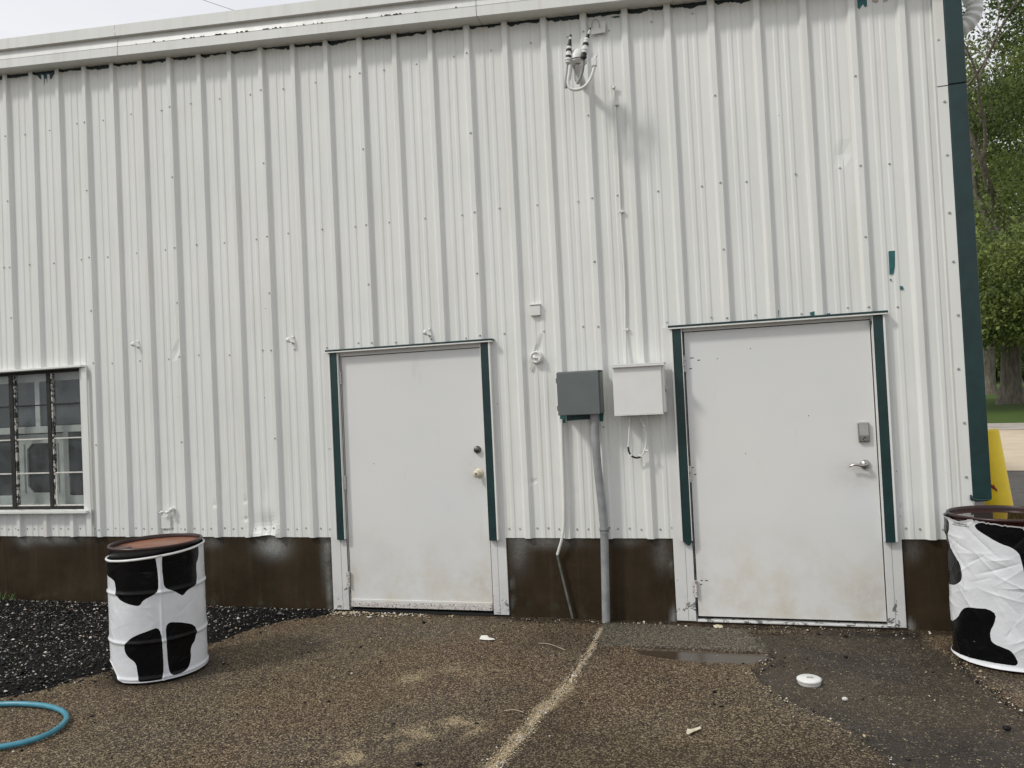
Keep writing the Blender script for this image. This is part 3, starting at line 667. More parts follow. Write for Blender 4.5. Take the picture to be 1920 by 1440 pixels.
kp.box(x-w2, x+w2, -.022, .002, z-h2, z+h2, .006); K = kp.build('keypad_lock', M['steel'], D2)
m_ = MB(); m_.box(x-w2+.008, x+w2-.008, -.0235, -.0215, z-h2+.044, z+h2-.008, .0006); m_.build('keypad_cover', simple('keypad_grey', (.36, .36, .35), .35), K)
m_ = MB(); m_.box(x-w2+.008, x+w2-.008, -.0245, -.0215, z-h2+.008, z-h2+.041, .0008); m_.build('lock_plate', M['steel'], K)
m_ = MB(); m_.lathe([(.011, 0), (.011, .003), (.007, .004), (.006, .001), (.0001, .001)], (x, -.0243, z-h2+.024), 'y', 18); m_.build('key_cylinder', M['darksteel'], K)
x, z = at0(1622, 871); lv = MB(); lv.lathe([(.033, 0), (.033, .004), (.029, .012), (.018, .018), (.013, .02), (.012, .045), (.0001, .047)], (x, .002, z), 'y', 28)
Lr = lv.build('lever_rose', M['steel'], D2)
lp = smooth_line([(x, -.044, z), (x-.03, -.047, z-.004), (x-.06, -.045, z+.004), (x-.085, -.04, z+.002), (x-.105, -.036, z-.010)], 2)
MB().tube(lp, [.011-.006*i/(len(lp)-1) for i in range(len(lp))], 10).build('lever_handle', M['steel'], Lr)
# scuffs on door two
sm_ = MB()
for u, v, w_ in [(1293, 671, 8), (1307, 675, 6), (1292, 691, 6), (1344, 672, 2), (1301, 889, 5), (1297, 876, 4), (1313, 1088, 5), (1322, 1088, 6), (1312, 1095, 5), (700, 869, 2), (1406, 653, 2), (1515, 779, 2), (1397, 850, 2)]:
    p = at(u, v, .0016); k = w_/257*.9; sm_.prism([(p.x, p.z), (p.x+k, p.z+.002), (p.x+k*.9, p.z-.004), (p.x+k*.2, p.z-.005)], .0008, .0026)
tag(sm_.build('door_scuffs', M['gap'], B), kind='stuff')
# loose rags of paint and bent corner at the green trim foot
m_ = MB(); m_.prism([(6.02, .578), (6.085, .578), (6.06, .545), (6.045, .55)], -.038, -.02); m_.build('bent_trim_end', M['green'], B)
m_ = MB(); p = at(1641, 600, -.03); m_.prism([(p.x-.035, p.z-.005), (p.x, p.z), (p.x-.004, p.z-.05), (p.x-.018, p.z-.04)], -.035, -.028); m_.build('sealant_rag', M['green'], B)

# ---------------------------------------------------------------- window
wf = MB(); wx0, wx1, wz0, wz1 = -.62, .785, .835, 2.115
wf.box(.728, .785, -.004, .105, wz0, wz1, .003); wf.box(-.62, -.56, -.036, .105, wz0, wz1, .003)
wf.box(-.561, .729, .058, .104, wz1-.02, wz1+.02)
WN = wf.build('window', M['trim'], B)
MB().box(-.65, .812, -.070, .02, wz1+.002, wz1+.022, .003).build('drip_cap', M['trim'], WN)
MB().box(-.65, .818, -.075, .045, wz0-.028, wz0-.003, .003).build('window_sill', M['trim'], WN)
MB().box(.787, .842, -.041, -.034, .60, 2.11, .002).build('side_trim', M['trim'], B)
wy = .035
cols = [-.50, -.09, .352, .727]; rows_ = [.858, 1.168, 1.484, 1.797, 2.098]
fb = MB(); fb.box(-.56, .728, wy-.012, wy+.02, wz0-.002, .862); fb.build('window_frame', M['steelbar'], WN); MB().box(-.56, .728, wy-.012, wy+.02, 2.088, 2.114).build('window_frame', M['steelbar'], WN)
for cx, w_ in ((-.09, .050), (.352, .046), (.72, .016)):
    MB().box(cx-w_/2, cx+w_/2, wy-.024, wy+.02, .862, 2.09, .003).build('mullion', M['steelbar'], WN)
    if w_ > .03:
        MB().box(cx+w_/2+.001, cx+w_/2+.014, wy-.018, wy+.01, .862, 2.088).build('glazing_putty', M['putty'], WN)
bounds = [(-.56, -.115), (-.050, .329), (.390, .712)]
for ci, (a, b) in enumerate(bounds):
    for ri in range(4):
        z0, z1 = rows_[ri], rows_[ri+1]
        MB().box(a, b, wy-.001, wy+.002, z0+.008, z1-.006).build('pane', M['glass'], WN)
        if ri > 0: MB().box(a, b, wy-.014, wy-.002, z0-.006, z0+.006, .001).build('muntin', M['barwhite'] if ri in (1, 2) else M['steelbar'], WN)
    MB().box(a, b, wy-.014, wy-.002, .864, .876, .001).build('muntin', M['barwhite'], WN)
MB().box(.391, .404, wy-.014, wy-.003, .87, 1.16, .001).build('muntin', M['barwhite'], WN)
# white joinery standing just inside the glass
m_ = MB(); m_.box(-.76, .77, .11, .135, 1.537, 1.60, .003); m_.box(-.76, .77, .11, .135, 2.02, 2.2, .003)
m_.box(.084, .138, .111, .134, 1.60, 2.02); m_.box(.722, .766, .111, .134, 1.60, 2.02); m_.box(-.76, -.71, .111, .134, 1.6, 2.02)
m_.box(.401, .747, .112, .134, .84, .948); m_.box(.401, .454, .112, .134, .948, 1.537); m_.box(.708, .766, .112, .134, .948, 1.537); m_.box(-.764, -.228, .112, .134, .84, .955); m_.box(-.764, -.70, .112, .134, .955, 1.537)
IW = m_.build('inner_window', M['sash'], B)
for a, b in ((-.71, .084), (.138, .722)): MB().box(a, b, .120, .128, 1.6, 2.02).build('sash_pane', M['screenpane'], IW)
for a, b in ((-.70, -.228), (.454, .708)): MB().box(a, b, .120, .128, .955, 1.537).build('sash_pane', M['screenpane'], IW)
x0, x1, z0, z1 = -.204, .391, .845, 1.528
ox0, ox1, oz0, oz1, ch = -.077, .264, .972, 1.44, .06
octo = [(ox0+ch, oz0), (ox1-ch, oz0), (ox1, oz0+ch), (ox1, oz1-ch), (ox1-ch, oz1), (ox0+ch, oz1), (ox0, oz1-ch), (ox0, oz0+ch)]
outer = [(ox0+ch, z0), (ox1-ch, z0), (x1, oz0+ch), (x1, oz1-ch), (ox1-ch, z1), (ox0+ch, z1), (x0, oz1-ch), (x0, oz0+ch)]
m_ = MB()
vs = [(x, .15, z) for x, z in octo]+[(x, .15, z) for x, z in outer]+[(x, .172, z) for x, z in octo]
m_.add(vs, [(i, (i+1) % 8, 8+(i+1) % 8, 8+i) for i in range(8)]+[(i, (i+1) % 8, 16+(i+1) % 8, 16+i) for i in range(8)])
b_ = len(m_.v); m_.v += [(x0, .15, z0), (x1, .15, z0), (x1, .15, z1), (x0, .15, z1)]
for c, (i, j) in zip(range(4), ((7, 0), (1, 2), (3, 4), (5, 6))): m_.f.append((b_+c, 8+i, 8+j)); m_.mi.append(0); m_.sm.append(False)
m_.box(x0, x1, .174, .19, z0, z1)
for q in ((x0, x0+.022, z0, z1), (x1-.022, x1, z0, z1), (x0+.022, x1-.022, z1-.022, z1), (x0+.022, x1-.022, z0, z0+.022), (ox0-.035, ox0-.025, oz0, oz1), (ox1+.025, ox1+.035, oz0, oz1)): m_.box(q[0], q[1], .140, .149, q[2], q[3])
m_.build('pet_door_frame', M['sash'], IW, False)
MB().prism(octo, .168, .1735).build('pet_flap', M['screenpane'], IW)
tbl = thing('window_bench', 'inner ledge under the window that the old sashes stand on', 'bench', (0, .3, .8))
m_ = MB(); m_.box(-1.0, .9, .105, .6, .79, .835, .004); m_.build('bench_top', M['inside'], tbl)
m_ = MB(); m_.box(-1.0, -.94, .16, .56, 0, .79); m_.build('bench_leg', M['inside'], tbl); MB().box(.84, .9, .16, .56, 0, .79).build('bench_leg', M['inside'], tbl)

# ================================================================== THINGS FIXED TO THE WALL
def P(*px, y=-.04): return [at(u, v, y) for u, v in px]
# grey electrical box
gb = thing('electrical_box', 'dark grey steel electrical box with closed door, left of the white box', 'electrical box', (5.34, -.033, 1.51))
m_ = MB(); m_.box(5.196, 5.502, -.148, -.034, 1.512, 1.812, .004); m_.build('case', M['grey'], gb)
MB().box(5.184, 5.492, -.168, -.150, 1.506, 1.818, .005).build('box_door', M['grey'], gb)
for z in (1.76, 1.56): MB().tube([(5.183, -.155, z-.018), (5.183, -.155, z+.018)], .007, 8).build('hinge', M['grey'], gb)
MB().box(5.19, 5.505, -.160, -.034, 1.8185, 1.8225).build('top_lip', M['grey'], gb)
# white electrical box
wb = thing('electrical_box', 'white painted electrical box with overhanging hood, beside the right door', 'electrical box', (5.77, -.033, 1.49))
MB().box(5.605, 5.955, -.166, -.034, 1.50, 1.835, .003).build('case', M['white'], wb)
MB().box(5.596, 5.938, -.183, -.168, 1.494, 1.832, .004).build('box_door', M['white'], wb)
m_ = MB(); m_.box(5.586, 5.962, -.205, -.034, 1.842, 1.852, .002); m_.box(5.586, 5.962, -.205, -.201, 1.830, 1.842); m_.build('hood', M['white'], wb)
MB().box(5.596, 5.940, -.187, -.166, 1.488, 1.4935, .001).build('bottom_lip', M['white'], wb)
m_ = MB(); m_.box(5.9555, 5.966, -.13, -.10, 1.645, 1.685, .002); m_.box(5.957, 5.972, -.15, -.125, 1.655, 1.672, .002); m_.build('latch', M['screw'], wb)
# grey conduit from the box into the ground
cd = thing('conduit', 'grey plastic conduit bending down from the grey box into the pavement', 'conduit', (5.43, -.07, 0))
pts = [at(1114, 774, -.10), at(1115, 800, -.10), at(1118, 850, -.098), at(1123, 900, -.09), at(1129, 950, -.075), at(1132.5, 990, -.066)]
MB().tube(smooth_line(pts, 3), .0305, 16).build('upper_bend', M['pvc'], cd)
p = at(1133, 994, -.065); q = at(1137, 1178, -.06)
MB().tube([p, (q.x, q.y, -.03)], .0300, 16).build('lower_length', M['pvc'], cd)
m_ = MB(); m_.tube([p+Vector((0, 0, .022)), p+Vector((0, 0, -.022))], .0335, 16); m_.build('coupling', M['pvc'], cd)
m_ = MB(); m_.tube([p+Vector((0, 0, -.006)), p+Vector((0, 0, .005))], .0345, 16); m_.box(p.x-.04, p.x+.04, -.034, -.03, p.z+.004, p.z+.016); m_.build('strap', M['pipe'], cd)
# thin ground pipe
gp = thing('thin_pipe', 'thin pipe painted white on the wall, bent and bare grey below', 'pipe', (5.11, -.04, 0))
a = P((1053, 786), (1054, 850), (1057, 920), (1057.5, 975), (1056, 1003), y=-.047)+P((1045, 1040), y=-.03)
MB().tube(smooth_line(a, 2), .0105, 10).build('white_length', M['white'], gp)
MB().tube(P((1045, 1041), (1053, 1075), (1064, 1120), y=-.028)+[at(1074, 1160, -.03)], .0095, 10).build('bare_length', M['pipe'], gp)
# small white conduit up the wall
sw = thing('wire_conduit', 'slim white conduit climbing the wall above the white box', 'conduit', (5.70, -.012, 1.85))
a = P((1151, 168), (1153, 195), (1157, 260), (1160, 320), (1163, 395), (1166, 440), (1170, 500), (1172, 560), (1172.5, 620), y=-.014)+P((1173, 682), y=-.04)
MB().tube(smooth_line(a, 2), .0075, 8).build('tube', M['white'], sw)
for u, v in ((1153, 196), (1163, 397), (1172, 618)):
    q = at(u, v, -.014); m_ = MB(); m_.box(q.x-.01, q.x+.026, -.024, -.0, q.z-.008, q.z+.008, .002); m_.build('strap', M['white'], sw)
q = at(1151, 165, -.014); m_ = MB()
for k in range(6):
    an = k*PI/3+.3; m_.tube([q, q+Vector((.022*math.cos(an), -.012, .018*math.sin(an)+.006))], .0035, 6)
m_.lathe([(.0001, 0), (.012, 0), (.012, .014), (.0001, .016)], q, 'y', 10); m_.build('end_clamp', M['white'], sw)
# cable loop under the white box
cl = thing('cable_loop', 'white painted cable loop with bare black stretch hanging under the white box', 'cable', (5.77, -.06, 1.2))
a = smooth_line(P((1181, 776), (1180.5, 800), (1179, 822), (1178, 838), y=-.07), 2); MB().tube(a, .0065, 8).build('cable', M['white'], cl)
a = smooth_line(P((1178, 838), (1179, 847), (1182, 852), y=-.072), 2); MB().tube(a, .0066, 8).build('bare_cable', M['black'], cl)
a = smooth_line(P((1182, 852), (1184, 855), y=-.072), 1); MB().tube(a, .0068, 8).build('cable', M['white'], cl)
a = smooth_line(P((1184, 855), (1191, 858.5), (1199, 858), (1204, 854), y=-.072), 2); MB().tube(a, .0066, 8).build('bare_cable', M['black'], cl)
a = smooth_line(P((1203, 855), (1209, 846), (1211.5, 832), (1211.5, 818), (1208, 800), (1202, 788), (1197, 776), y=-.07), 2); MB().tube(a, .0065, 8).build('cable', M['white'], cl)
for u, v in ((1201, 855), (1208, 800), (1211, 845)):
    q = at(u, v, -.072); m_ = MB(); m_.tube([q+Vector((-.012, 0, .004)), q+Vector((.014, 0, -.004))], .0085, 8); m_.build('cable_tie', M['white'], cl)
# service head and its cut cables
sh = thing('service_head', 'white weatherhead with cut cables and taped splices high on the wall', 'weatherhead', at(1078, 118, -.1))
c = at(1083, 106, -.24); m_ = MB()
vs = []; nu, nv = 18, 9
for j in range(nv+1):
    for i in range(nu):
        an = 2*PI*i/nu; ph = j/nv*PI/2
        vs.append((c.x+.062*math.cos(an)*math.cos(ph)+.0*ph, c.y+.075*math.sin(an)*math.cos(ph), c.z-.035+.092*math.sin(ph)))
m_.add(vs, [(j*nu+i, j*nu+(i+1) % nu, (j+1)*nu+(i+1) % nu, (j+1)*nu+i) for j in range(nv) for i in range(nu)], 0, True)
m_.lathe([(.0001, -.055), (.055, -.055), (.066, -.05), (.068, -.036), (.062, -.034)], (c.x, c.y, c.z), 'z', 20)
m_.build('hood', M['white'], sh)
MB().tube([(c.x, c.y, c.z-.05), (c.x-.002, c.y+.04, c.z-.10), (c.x-.004, -.03, c.z-.13)], .026, 12).build('stub_pipe', M['white'], sh)
def cab(px, y, r=.0115, mat='white', nm='cable', n=2): return MB().tube(smooth_line([at(u, v, yy) for (u, v), yy in zip(px, y)], n), r, 9).build(nm, M[mat], sh)
cab([(1066, 118), (1064, 135), (1062, 150), (1061, 165)], [-.27]*4, .0125, 'pvc')
cab([(1069, 122), (1067, 140), (1064.5, 155), (1068, 166), (1078, 169), (1092, 166), (1103, 156), (1110, 142), (1115, 124)], [-.30]*9)
cab([(1094, 108), (1093, 128), (1089, 145), (1082, 157)], [-.30]*4, .012, 'pvc')
cab([(1075, 122), (1077, 138), (1080, 152)], [-.22]*3, .009)
cab([(1071, 120), (1071, 132), (1068, 150)], [-.2]*3, .008)
def splice(px, y, bands):
    pts = [at(u, v, y) for u, v in px]; N = len(bands)
    for i, (b_, r) in enumerate(bands):
        t0, t1 = i/N, (i+1)/N
        f = lambda t: pts[0].lerp(pts[1], t*2) if t < .5 else pts[1].lerp(pts[2], t*2-1)
        MB().tube([f(t0), f((t0+t1)/2), f(t1)], [r, r*1.1, r*.9], 9).build('taped_splice', M[b_], sh)
splice([(1065, 118), (1067, 92), (1070, 65)], -.30, [('white', .020), ('white', .024), ('black', .019), ('white', .022), ('white', .018), ('black', .020), ('white', .019), ('black', .016), ('black', .013), ('black', .011), ('white', .008), ('black', .008)])
splice([(1094, 109), (1099, 78), (1107, 52)], -.32, [('black', .022), ('black', .019), ('white', .021), ('white', .023), ('white', .018), ('black', .021), ('white', .018), ('white', .019), ('black', .014), ('black', .011), ('white', .008), ('white', .006), ('black', .006)])
q = at(1114, 117, -.30); MB().box(q.x-.018, q.x+.018, q.y-.016, q.y+.016, q.z-.03, q.z+.03, .006).build('connector', M['white'], sh)
q2 = at(1119, 104, -.30); MB().tube([q+Vector((.004, 0, .028)), q2], .008, 8).build('cable', M['white'], sh)
MB().tube([at(1109, 112, -.28), at(1110.5, 98, -.28)], .0045, 6).build('cable', M['white'], sh)
# plate with a wire loop under the eave
ap = thing('anchor_plate', 'small white plate with a wire loop under the eave', 'anchor plate', at(1122, 62, -.02))
m_ = MB(); m_.prism([at(u, v, -.03).xz[:] for u, v in ((1109, 45), (1109, 64.5), (1135, 60.5), (1135, 40))], -.032, -.026); m_.build('plate', M['white'], ap)
MB().tube(smooth_line(P((1110, 52), (1109.5, 44), (1113, 37), (1118, 36), (1123, 41), (1124.5, 51), y=-.05), 2), .0045, 7).build('wire_loop', M['screw'], ap)
# square cover with lid
q0, q1 = at(993.5, 570, -.02), at(1013.5, 591, -.02)
ob = thing('outlet_cover', 'small square white outlet cover above the round cap', 'outlet cover', (q0.x+.04, -.002, q1.z))
MB().box(q0.x, q1.x, -.030, .0, q1.z, q0.z-.014, .003).build('cover', M['white'], ob)
m_ = MB(); m_.box(q0.x-.001, q1.x+.004, -.036, 0, q0.z-.012, q0.z-.004, .002); m_.box(q1.x-.018, q1.x-.008, -.03, -.024, q0.z-.004, q0.z+.006, .001); m_.build('lid_hinge', M['white'], ob)
# round capped fitting with chain
q = at(1005, 670, -.03); rc = thing('capped_fitting', 'round white pipe cap hanging on a chain from the wall', 'pipe cap', (q.x, -.002, q.z))
MB().lathe([(.050, 0), (.050, .012), (.042, .018), (.046, .022), (.046, .04), (.040, .046), (.036, .046), (.034, .038), (.0001, .038)], (q.x, .0, q.z), 'y', 30).build('flange', M['white'], rc)
m_ = MB(); m_.tube([(q.x-.012, -.06, q.z-.004), (q.x+.024, -.058, q.z-.006)], .007, 8); m_.lathe([(.014, .036), (.013, .05), (.0001, .055)], (q.x-.008, 0, q.z+.003), 'y', 12); m_.build('turn_lug', M['white'], rc)
def chain(pts, parent):
    m_ = MB(); pts = [Vector(p) for p in pts]; L = 0
    for a, b in zip(pts[:-1], pts[1:]):
        n = max(2, int((b-a).length/.011)); d = (b-a).normalized(); s = d.cross(Vector((0, 1, 0))).normalized()
        for i in range(n):
            c_ = a.lerp(b, (i+.5)/n); w = s if i % 2 else Vector((0, 1, 0))
            ring = [c_+d*.008*math.cos(t)+w*.0045*math.sin(t) for t in [2*PI*k/8 for k in range(9)]]
            m_.tube(ring, .0018, 5, cap=False)
    m_.build('chain', M['white'], parent)
chain(P((1013, 624), (1009, 634), (1003, 650), (1001, 658), y=-.012), rc)
chain(P((997, 682), (994, 688), (995, 694), (999, 692), (1000, 685), y=-.012), rc)
# conduit hooks
for (u, v), lab in (((253, 645), 'white half strap hook on the wall nearest the window'), ((543, 637), 'white half strap hook midway between window and left door'), ((799, 623), 'white half strap hook just above the left door')):
    q = at(u, v, -.02); hk = thing('strap_hook', lab, 'hook', (q.x, -.002, q.z), 'empty conduit straps on the wall')
    pr = [(.012, .040), (.012, .022), (.006, .0215), (-.012, .018), (-.022, .008), (-.024, -.004), (-.020, -.016), (-.008, -.024), (.010, -.027), (.013, -.028), (.013, -.045)]
    m_ = MB(); vs = []
    for a_, z_ in pr:
        yy = -.004-(.012-a_)*1.25 if a_ < .012 else -.003
        vs += [(q.x+a_*.8+.006, yy-.010, q.z+z_), (q.x+a_*.8+.006+.022, yy, q.z+z_), (q.x+a_*.8+.009, yy-.006, q.z+z_*.9), (q.x+a_*.8+.030, yy+.003, q.z+z_*.9)]
    n = len(pr)
    for i in range(n-1):
        b_ = 4*i; m_.f += [(b_, b_+1, b_+5, b_+4), (b_+2, b_+3, b_+7, b_+6), (b_, b_+2, b_+6, b_+4), (b_+1, b_+3, b_+7, b_+5)]; m_.mi += [0]*4; m_.sm += [True]*4
    m_.v = vs; m_.build('strap', M['white'], hk)
    MB().lathe([(.008, 0), (.008, .004), (.0001, .006)], (q.x+.018, -.004, q.z+.032), 'y', 8).build('strap_screw', M['screw'], hk)
# tap and its cover plate
q = at(313, 957, -.03); fa = thing('wall_tap', 'small white painted double tap sticking out above the left drum', 'tap', (q.x, -.002, q.z))
m_ = MB()
for u, v, y in ((304, 960, -.05), (315, 960, -.05)):
    e = at(u, v, y); m_.lathe([(.0001, -.014), (.012, -.011), (.016, 0), (.011, .010), (.0001, .013)], e, 'z', 12); m_.tube([e, e+Vector((-.026, -.006, -.006))], .006, 8)
m_.build('tap_handle', M['white'], fa)
e = at(321.5, 955, -.03); m_ = MB(); m_.lathe([(.0001, -.02), (.014, -.016), (.02, 0), (.014, .014), (.0001, .018)], e, 'z', 14); m_.tube([e, (e.x, .0, e.z)], .012, 10); m_.tube([at(304, 960, -.03), at(315, 959, -.03), e], .007, 8); m_.build('tap_body', M['white'], fa)
a0, a1 = at(303, 968, -.01), at(320.5, 991, -.01); cp_ = MB().box(a0.x, a1.x, -.017, -.003, a1.z, a0.z, .002); cpo = cp_.build('cover_plate', M['trim'])
tag(cpo, 'small white rectangular cover plate below the wall tap', 'cover plate')
# gutter elbow at the top right, on the side wall
dg = thing('downspout', 'white ribbed downspout elbow curling under the roof at the corner', 'downspout', (8.0, .5, 3.2))
path = []; c0 = Vector((8.06, .5, 4.30))
for k in range(15):
    an = math.radians(38-k*9.5); path.append(Vector((8.055+.145*math.cos(an)*1.0, .5, 4.27+.15*math.sin(an))))
m_ = MB(); rr = [.055+(.004 if i % 2 else -.003) for i in range(len(path))]
m_.tube(path, rr, 18, smooth=False); m_.build('elbow', M['trim'], dg)
MB().tube([path[0]+Vector((-.02, 0, .10)), path[0]], .055, 16).build('outlet', M['trim'], dg)
MB().tube([path[-1], path[-1]+Vector((-.05, 0, -.07)), (7.965, .5, 4.0), (7.965, .5, .3)], .045, 16).build('pipe', M['trim'], dg)
m_ = MB(); gy = [(0, 0), (.13, 0), (.15, .10), (.14, .11), (.12, .02), (.012, .012), (.0, .11)]
vs = [(7.93+a_, y, 4.33+h_) for y in (-.12, 12.0) for a_, h_ in gy]; n = len(gy)
m_.add(vs, [(i, i+1, n+i+1, n+i) for i in range(n-1)]+[tuple(range(n)), tuple(range(n, 2*n))]); gt = m_.build('eave_gutter', M['trim'], B)

# ================================================================== DRUMS
def rust_mat(name, a, b, c3, rough=.55):
    t = NT(name); n = t.noise(7, 6, .7); c = t.mix(t.ramp(n, [(.35, 0.0), (.65, 1.0)]), a, b)
    c = t.mix(t.ramp(t.noise(3.2, 3, .6, dist=.4), [(.5, 0.0), (.56, .9)]), c, c3); t.bump(t.noise(70, 4, .7), .25, .004)
    return t.fin(c, t.ramp(t.noise(4, 2), [(.4, rough*.55), (.6, rough)]), 0, .5)
M['rust'] = rust_mat('rusty_lid', (.16, .052, .024), (.27, .115, .062), (.09, .05, .036))
M['rim'] = simple('dark_red_rim', (.028, .010, .008), .35, 0, .5, .4, 14)
M['drumblack'] = simple('black_drum_paint', (.010, .010, .011), .3, 0, .5, .3, 10)
M['oxide'] = simple('oxide_red_lid', (.050, .014, .010), .3, 0, .5, .3, 8)
def wrap_mat():
    t = NT('cow_print_banner'); k = t.attr('print'); n = t.noise(26, 5, .7)
    w = t.mix(t.ramp(t.noise(6, 4, .6), [(.4, 0.0), (.75, .45)]), (.70, .715, .735), (.52, .535, .55))
    bl = t.mix(t.ramp(n, [(.70, 0.0), (.73, .55)]), (.0035, .0035, .004), (.32, .33, .34))
    mk = t.math('GREATER_THAN', k, 0.0)
    c = t.mix(mk, w, bl); e = t.attr('edge'); c = t.mix(e, c, (.72, .73, .74))
    t.bump(t.math('ADD', t.noise(9, 4, .6, dist=.8), t.math('MULTIPLY', t.noise(45, 3), .2)), .22, .02)
    return t.fin(c, t.ramp(t.noise(5, 3), [(.4, .2), (.65, .34)]), 0, .17)
M['wrap'] = wrap_mat()
def cyl_hit(u, v, c, r):
    d = (fwd*FPX+RGT*(u-960)-UPV*(v-720)).normalized()
    ox, oy = CAM.x-c[0], CAM.y-c[1]; A_ = d.x**2+d.y**2; B_ = ox*d.x+oy*d.y; C_ = ox*ox+oy*oy-r*r
    D_ = B_*B_-A_*C_; t = (-B_-math.sqrt(max(D_, 0)))/A_
    p = CAM+d*t; a = math.atan2(p.y-c[1], p.x-c[0])
    if D_ < 0: a += .45 if (d.x*(c[1]-CAM.y)-d.y*(c[0]-CAM.x)) > 0 else -.45      # round the back
    return a, p.z
def unwrap(a, mid): return (a-mid+PI) % (2*PI)-PI
def drum(name, label, c, r, h, hoops, lidmat, barrelmat, water):
    dr = thing(name, label, 'drum', (c[0], c[1], -.01))
    pr = [(.0001, .012), (r-.012, .012), (r-.010, .0), (r, 0), (r+.003, .012), (r-.004, .022)]
    for z in hoops: pr += [(r-.004, z-.02), (r+.006, z-.008), (r+.006, z+.008), (r-.004, z+.02)]
    pr += [(r-.004, h-.02), (r+.004, h-.014)]
    MB().lathe(pr, (c[0], c[1], -.006), 'z', 72).build('barrel', barrelmat, dr)
    MB().lathe([(r+.004, h-.016), (r+.008, h-.008), (r+.006, h), (r-.004, h+.002), (r-.008, h-.004), (r-.009, h-.02)], (c[0], c[1], -.006), 'z', 72).build('rim', M['rim'], dr)
    L = MB().lathe([(r-.0085, h-.024), (r-.02, h-.026), (.0001, h-.0255)], (c[0], c[1], -.006), 'z', 72).build('lid', lidmat, dr)
    m_ = MB(); m_.lathe([(.026, h-.025), (.026, h-.019), (.020, h-.017), (.0001, h-.017)], (c[0]-.10, c[1]-.14, -.006), 'z', 16); m_.build('bung', M['rim'], L)
    return dr, L
def wrap(parent, c, r, mid, blobs, topf, botf, wr, seams, hoops, na=560, nz_=300, span=PI*2):
    A = np.linspace(-span/2, span/2, na)[None, :].repeat(nz_, 0); T = np.linspace(0, 1, nz_)[:, None]
    zb, zt = botf(A[:1]), topf(A[:1]); Z = zb+(zt-zb)*T
    W_ = A*r
    # slack cloth: crossing creases and soft sags
    R_ = r+.006+.0045*wr+np.zeros(A.shape)
    gq = np.random.default_rng(int(wr*100)+3); fold = np.zeros(A.shape)
    for q in range(int(46*wr)):              # straight creases meeting at angles, as pressed plastic folds
        cx_, cz_ = gq.uniform(-1.7, 1.7)*r, gq.uniform(.03, .82); an = gq.choice([.2, .75, -.75, 1.1, -.35, -1.2])+gq.normal(0, .25); L_ = gq.uniform(.05, .16)
        ca, sa_ = math.cos(an), math.sin(an); u_, v_ = (W_-cx_)*ca+(Z-cz_)*sa_, -(W_-cx_)*sa_+(Z-cz_)*ca
        tp_ = np.clip(1-(np.abs(u_)/L_)**2, 0, 1); fold += gq.choice([1, .8, -.9])*gq.uniform(.3, 1)*tp_*(.75*np.exp(-np.abs(v_)/.009)+.5*np.exp(-np.abs(v_)/.035))
    R_ = R_+.0034*wr*np.clip(fold, -1.3, 1.6)+.002*wr*fbm(W_*6, Z*7, 0, 47)
    R_ += .0022*fbm(W_*4, Z*1.5, 0, 51)
    for z in hoops: R_ += .0075*np.exp(-((Z-z)/.011)**2)
    for a, wd, hh in seams: R_ += hh*np.exp(-((A-a)/wd)**2)
    R_ += .006*np.exp(-(T-1)**2/.00012)+.004*np.exp(-(T)**2/.00008)
    sd = np.full(A.shape, -1.0)
    for poly in blobs:
        sd = np.maximum(sd, poly_sd(W_, Z, [(a*r, z) for a, z in poly]))
    sd = sd+.0012*fbm(W_*40, Z*40, 0, 3)
    edge = np.clip((T > .99)*1.0+(T < .008)*1.0, 0, 1)*np.ones(A.shape)
    th = A+mid
    return grid_mesh('cow_print_wrap', c[0]+R_*np.cos(th), c[1]+R_*np.sin(th), Z, M['wrap'], parent, dict(print=sd, edge=edge))
# left drum
c1, r1, h1 = (2.748, -1.440), .276, .835
mid1 = math.atan2(CAM.y-c1[1], CAM.x-c1[0])
def blob1(*px, n=2): return smooth_poly([(lambda q: (unwrap(q[0], mid1), q[1]))(cyl_hit(u, v, c1, r1+.009)) for u, v in px], n)
def rectish(*px): return [(lambda q: (unwrap(q[0], mid1), q[1]))(cyl_hit(u, v, c1, r1+.009)) for u, v in px]
DL, LL = drum('cow_drum', 'rusty topped steel drum in cow print wrap beside the black gravel', c1, r1, h1, (.55, .25), M['rust'], M['drumblack'], False)
b1 = [blob1((197, 1056), (225, 1054), (250, 1050), (284, 1040), (291, 1043), (294, 1060), (297, 1085), (297, 1108), (285, 1117), (268, 1126), (264, 1134), (257, 1137), (240, 1132), (224, 1125), (217, 1114), (216, 1098), (212, 1084), (200, 1074), (190, 1075), (188, 1058), n=2),
      blob1((304, 1037), (335, 1030), (371, 1018), (373, 1040), (367, 1060), (370, 1085), (365, 1097), (352, 1106), (343, 1117), (338, 1115), (326, 1108), (309, 1103), (306, 1090), (303, 1060), n=2),
      blob1((301, 1174), (278, 1183), (252, 1192), (236, 1205), (232, 1217), (239, 1232), (255, 1242), (258, 1262), (262, 1282), (285, 1281), (307, 1276), (306, 1225), n=2),
      blob1((310, 1167), (335, 1166), (362, 1170), (369, 1180), (366, 1200), (357, 1213), (358, 1235), (353, 1253), (335, 1263), (319, 1266), (314, 1240), (312, 1200), n=2)]
aL = lambda u, v: (lambda q: (unwrap(q[0], mid1), q[1]))(cyl_hit(u, v, c1, r1+.009))
tp = [(-1.5, h1-.080), (-1.1, h1-.078), (-.6, h1-.070), (0, h1-.058), (.6, h1-.046), (1.1, h1-.036), (1.5, h1-.034)]
topf1 = lambda A: np.interp(A, [t[0] for t in tp], [t[1] for t in tp])
wrap(DL, c1, r1, mid1, b1, topf1, lambda A: .012+.10*sstep(-.80, -1.35, A), .85, [(aL(303, 1150)[0], .03, .006)], (.55, .25, .03))
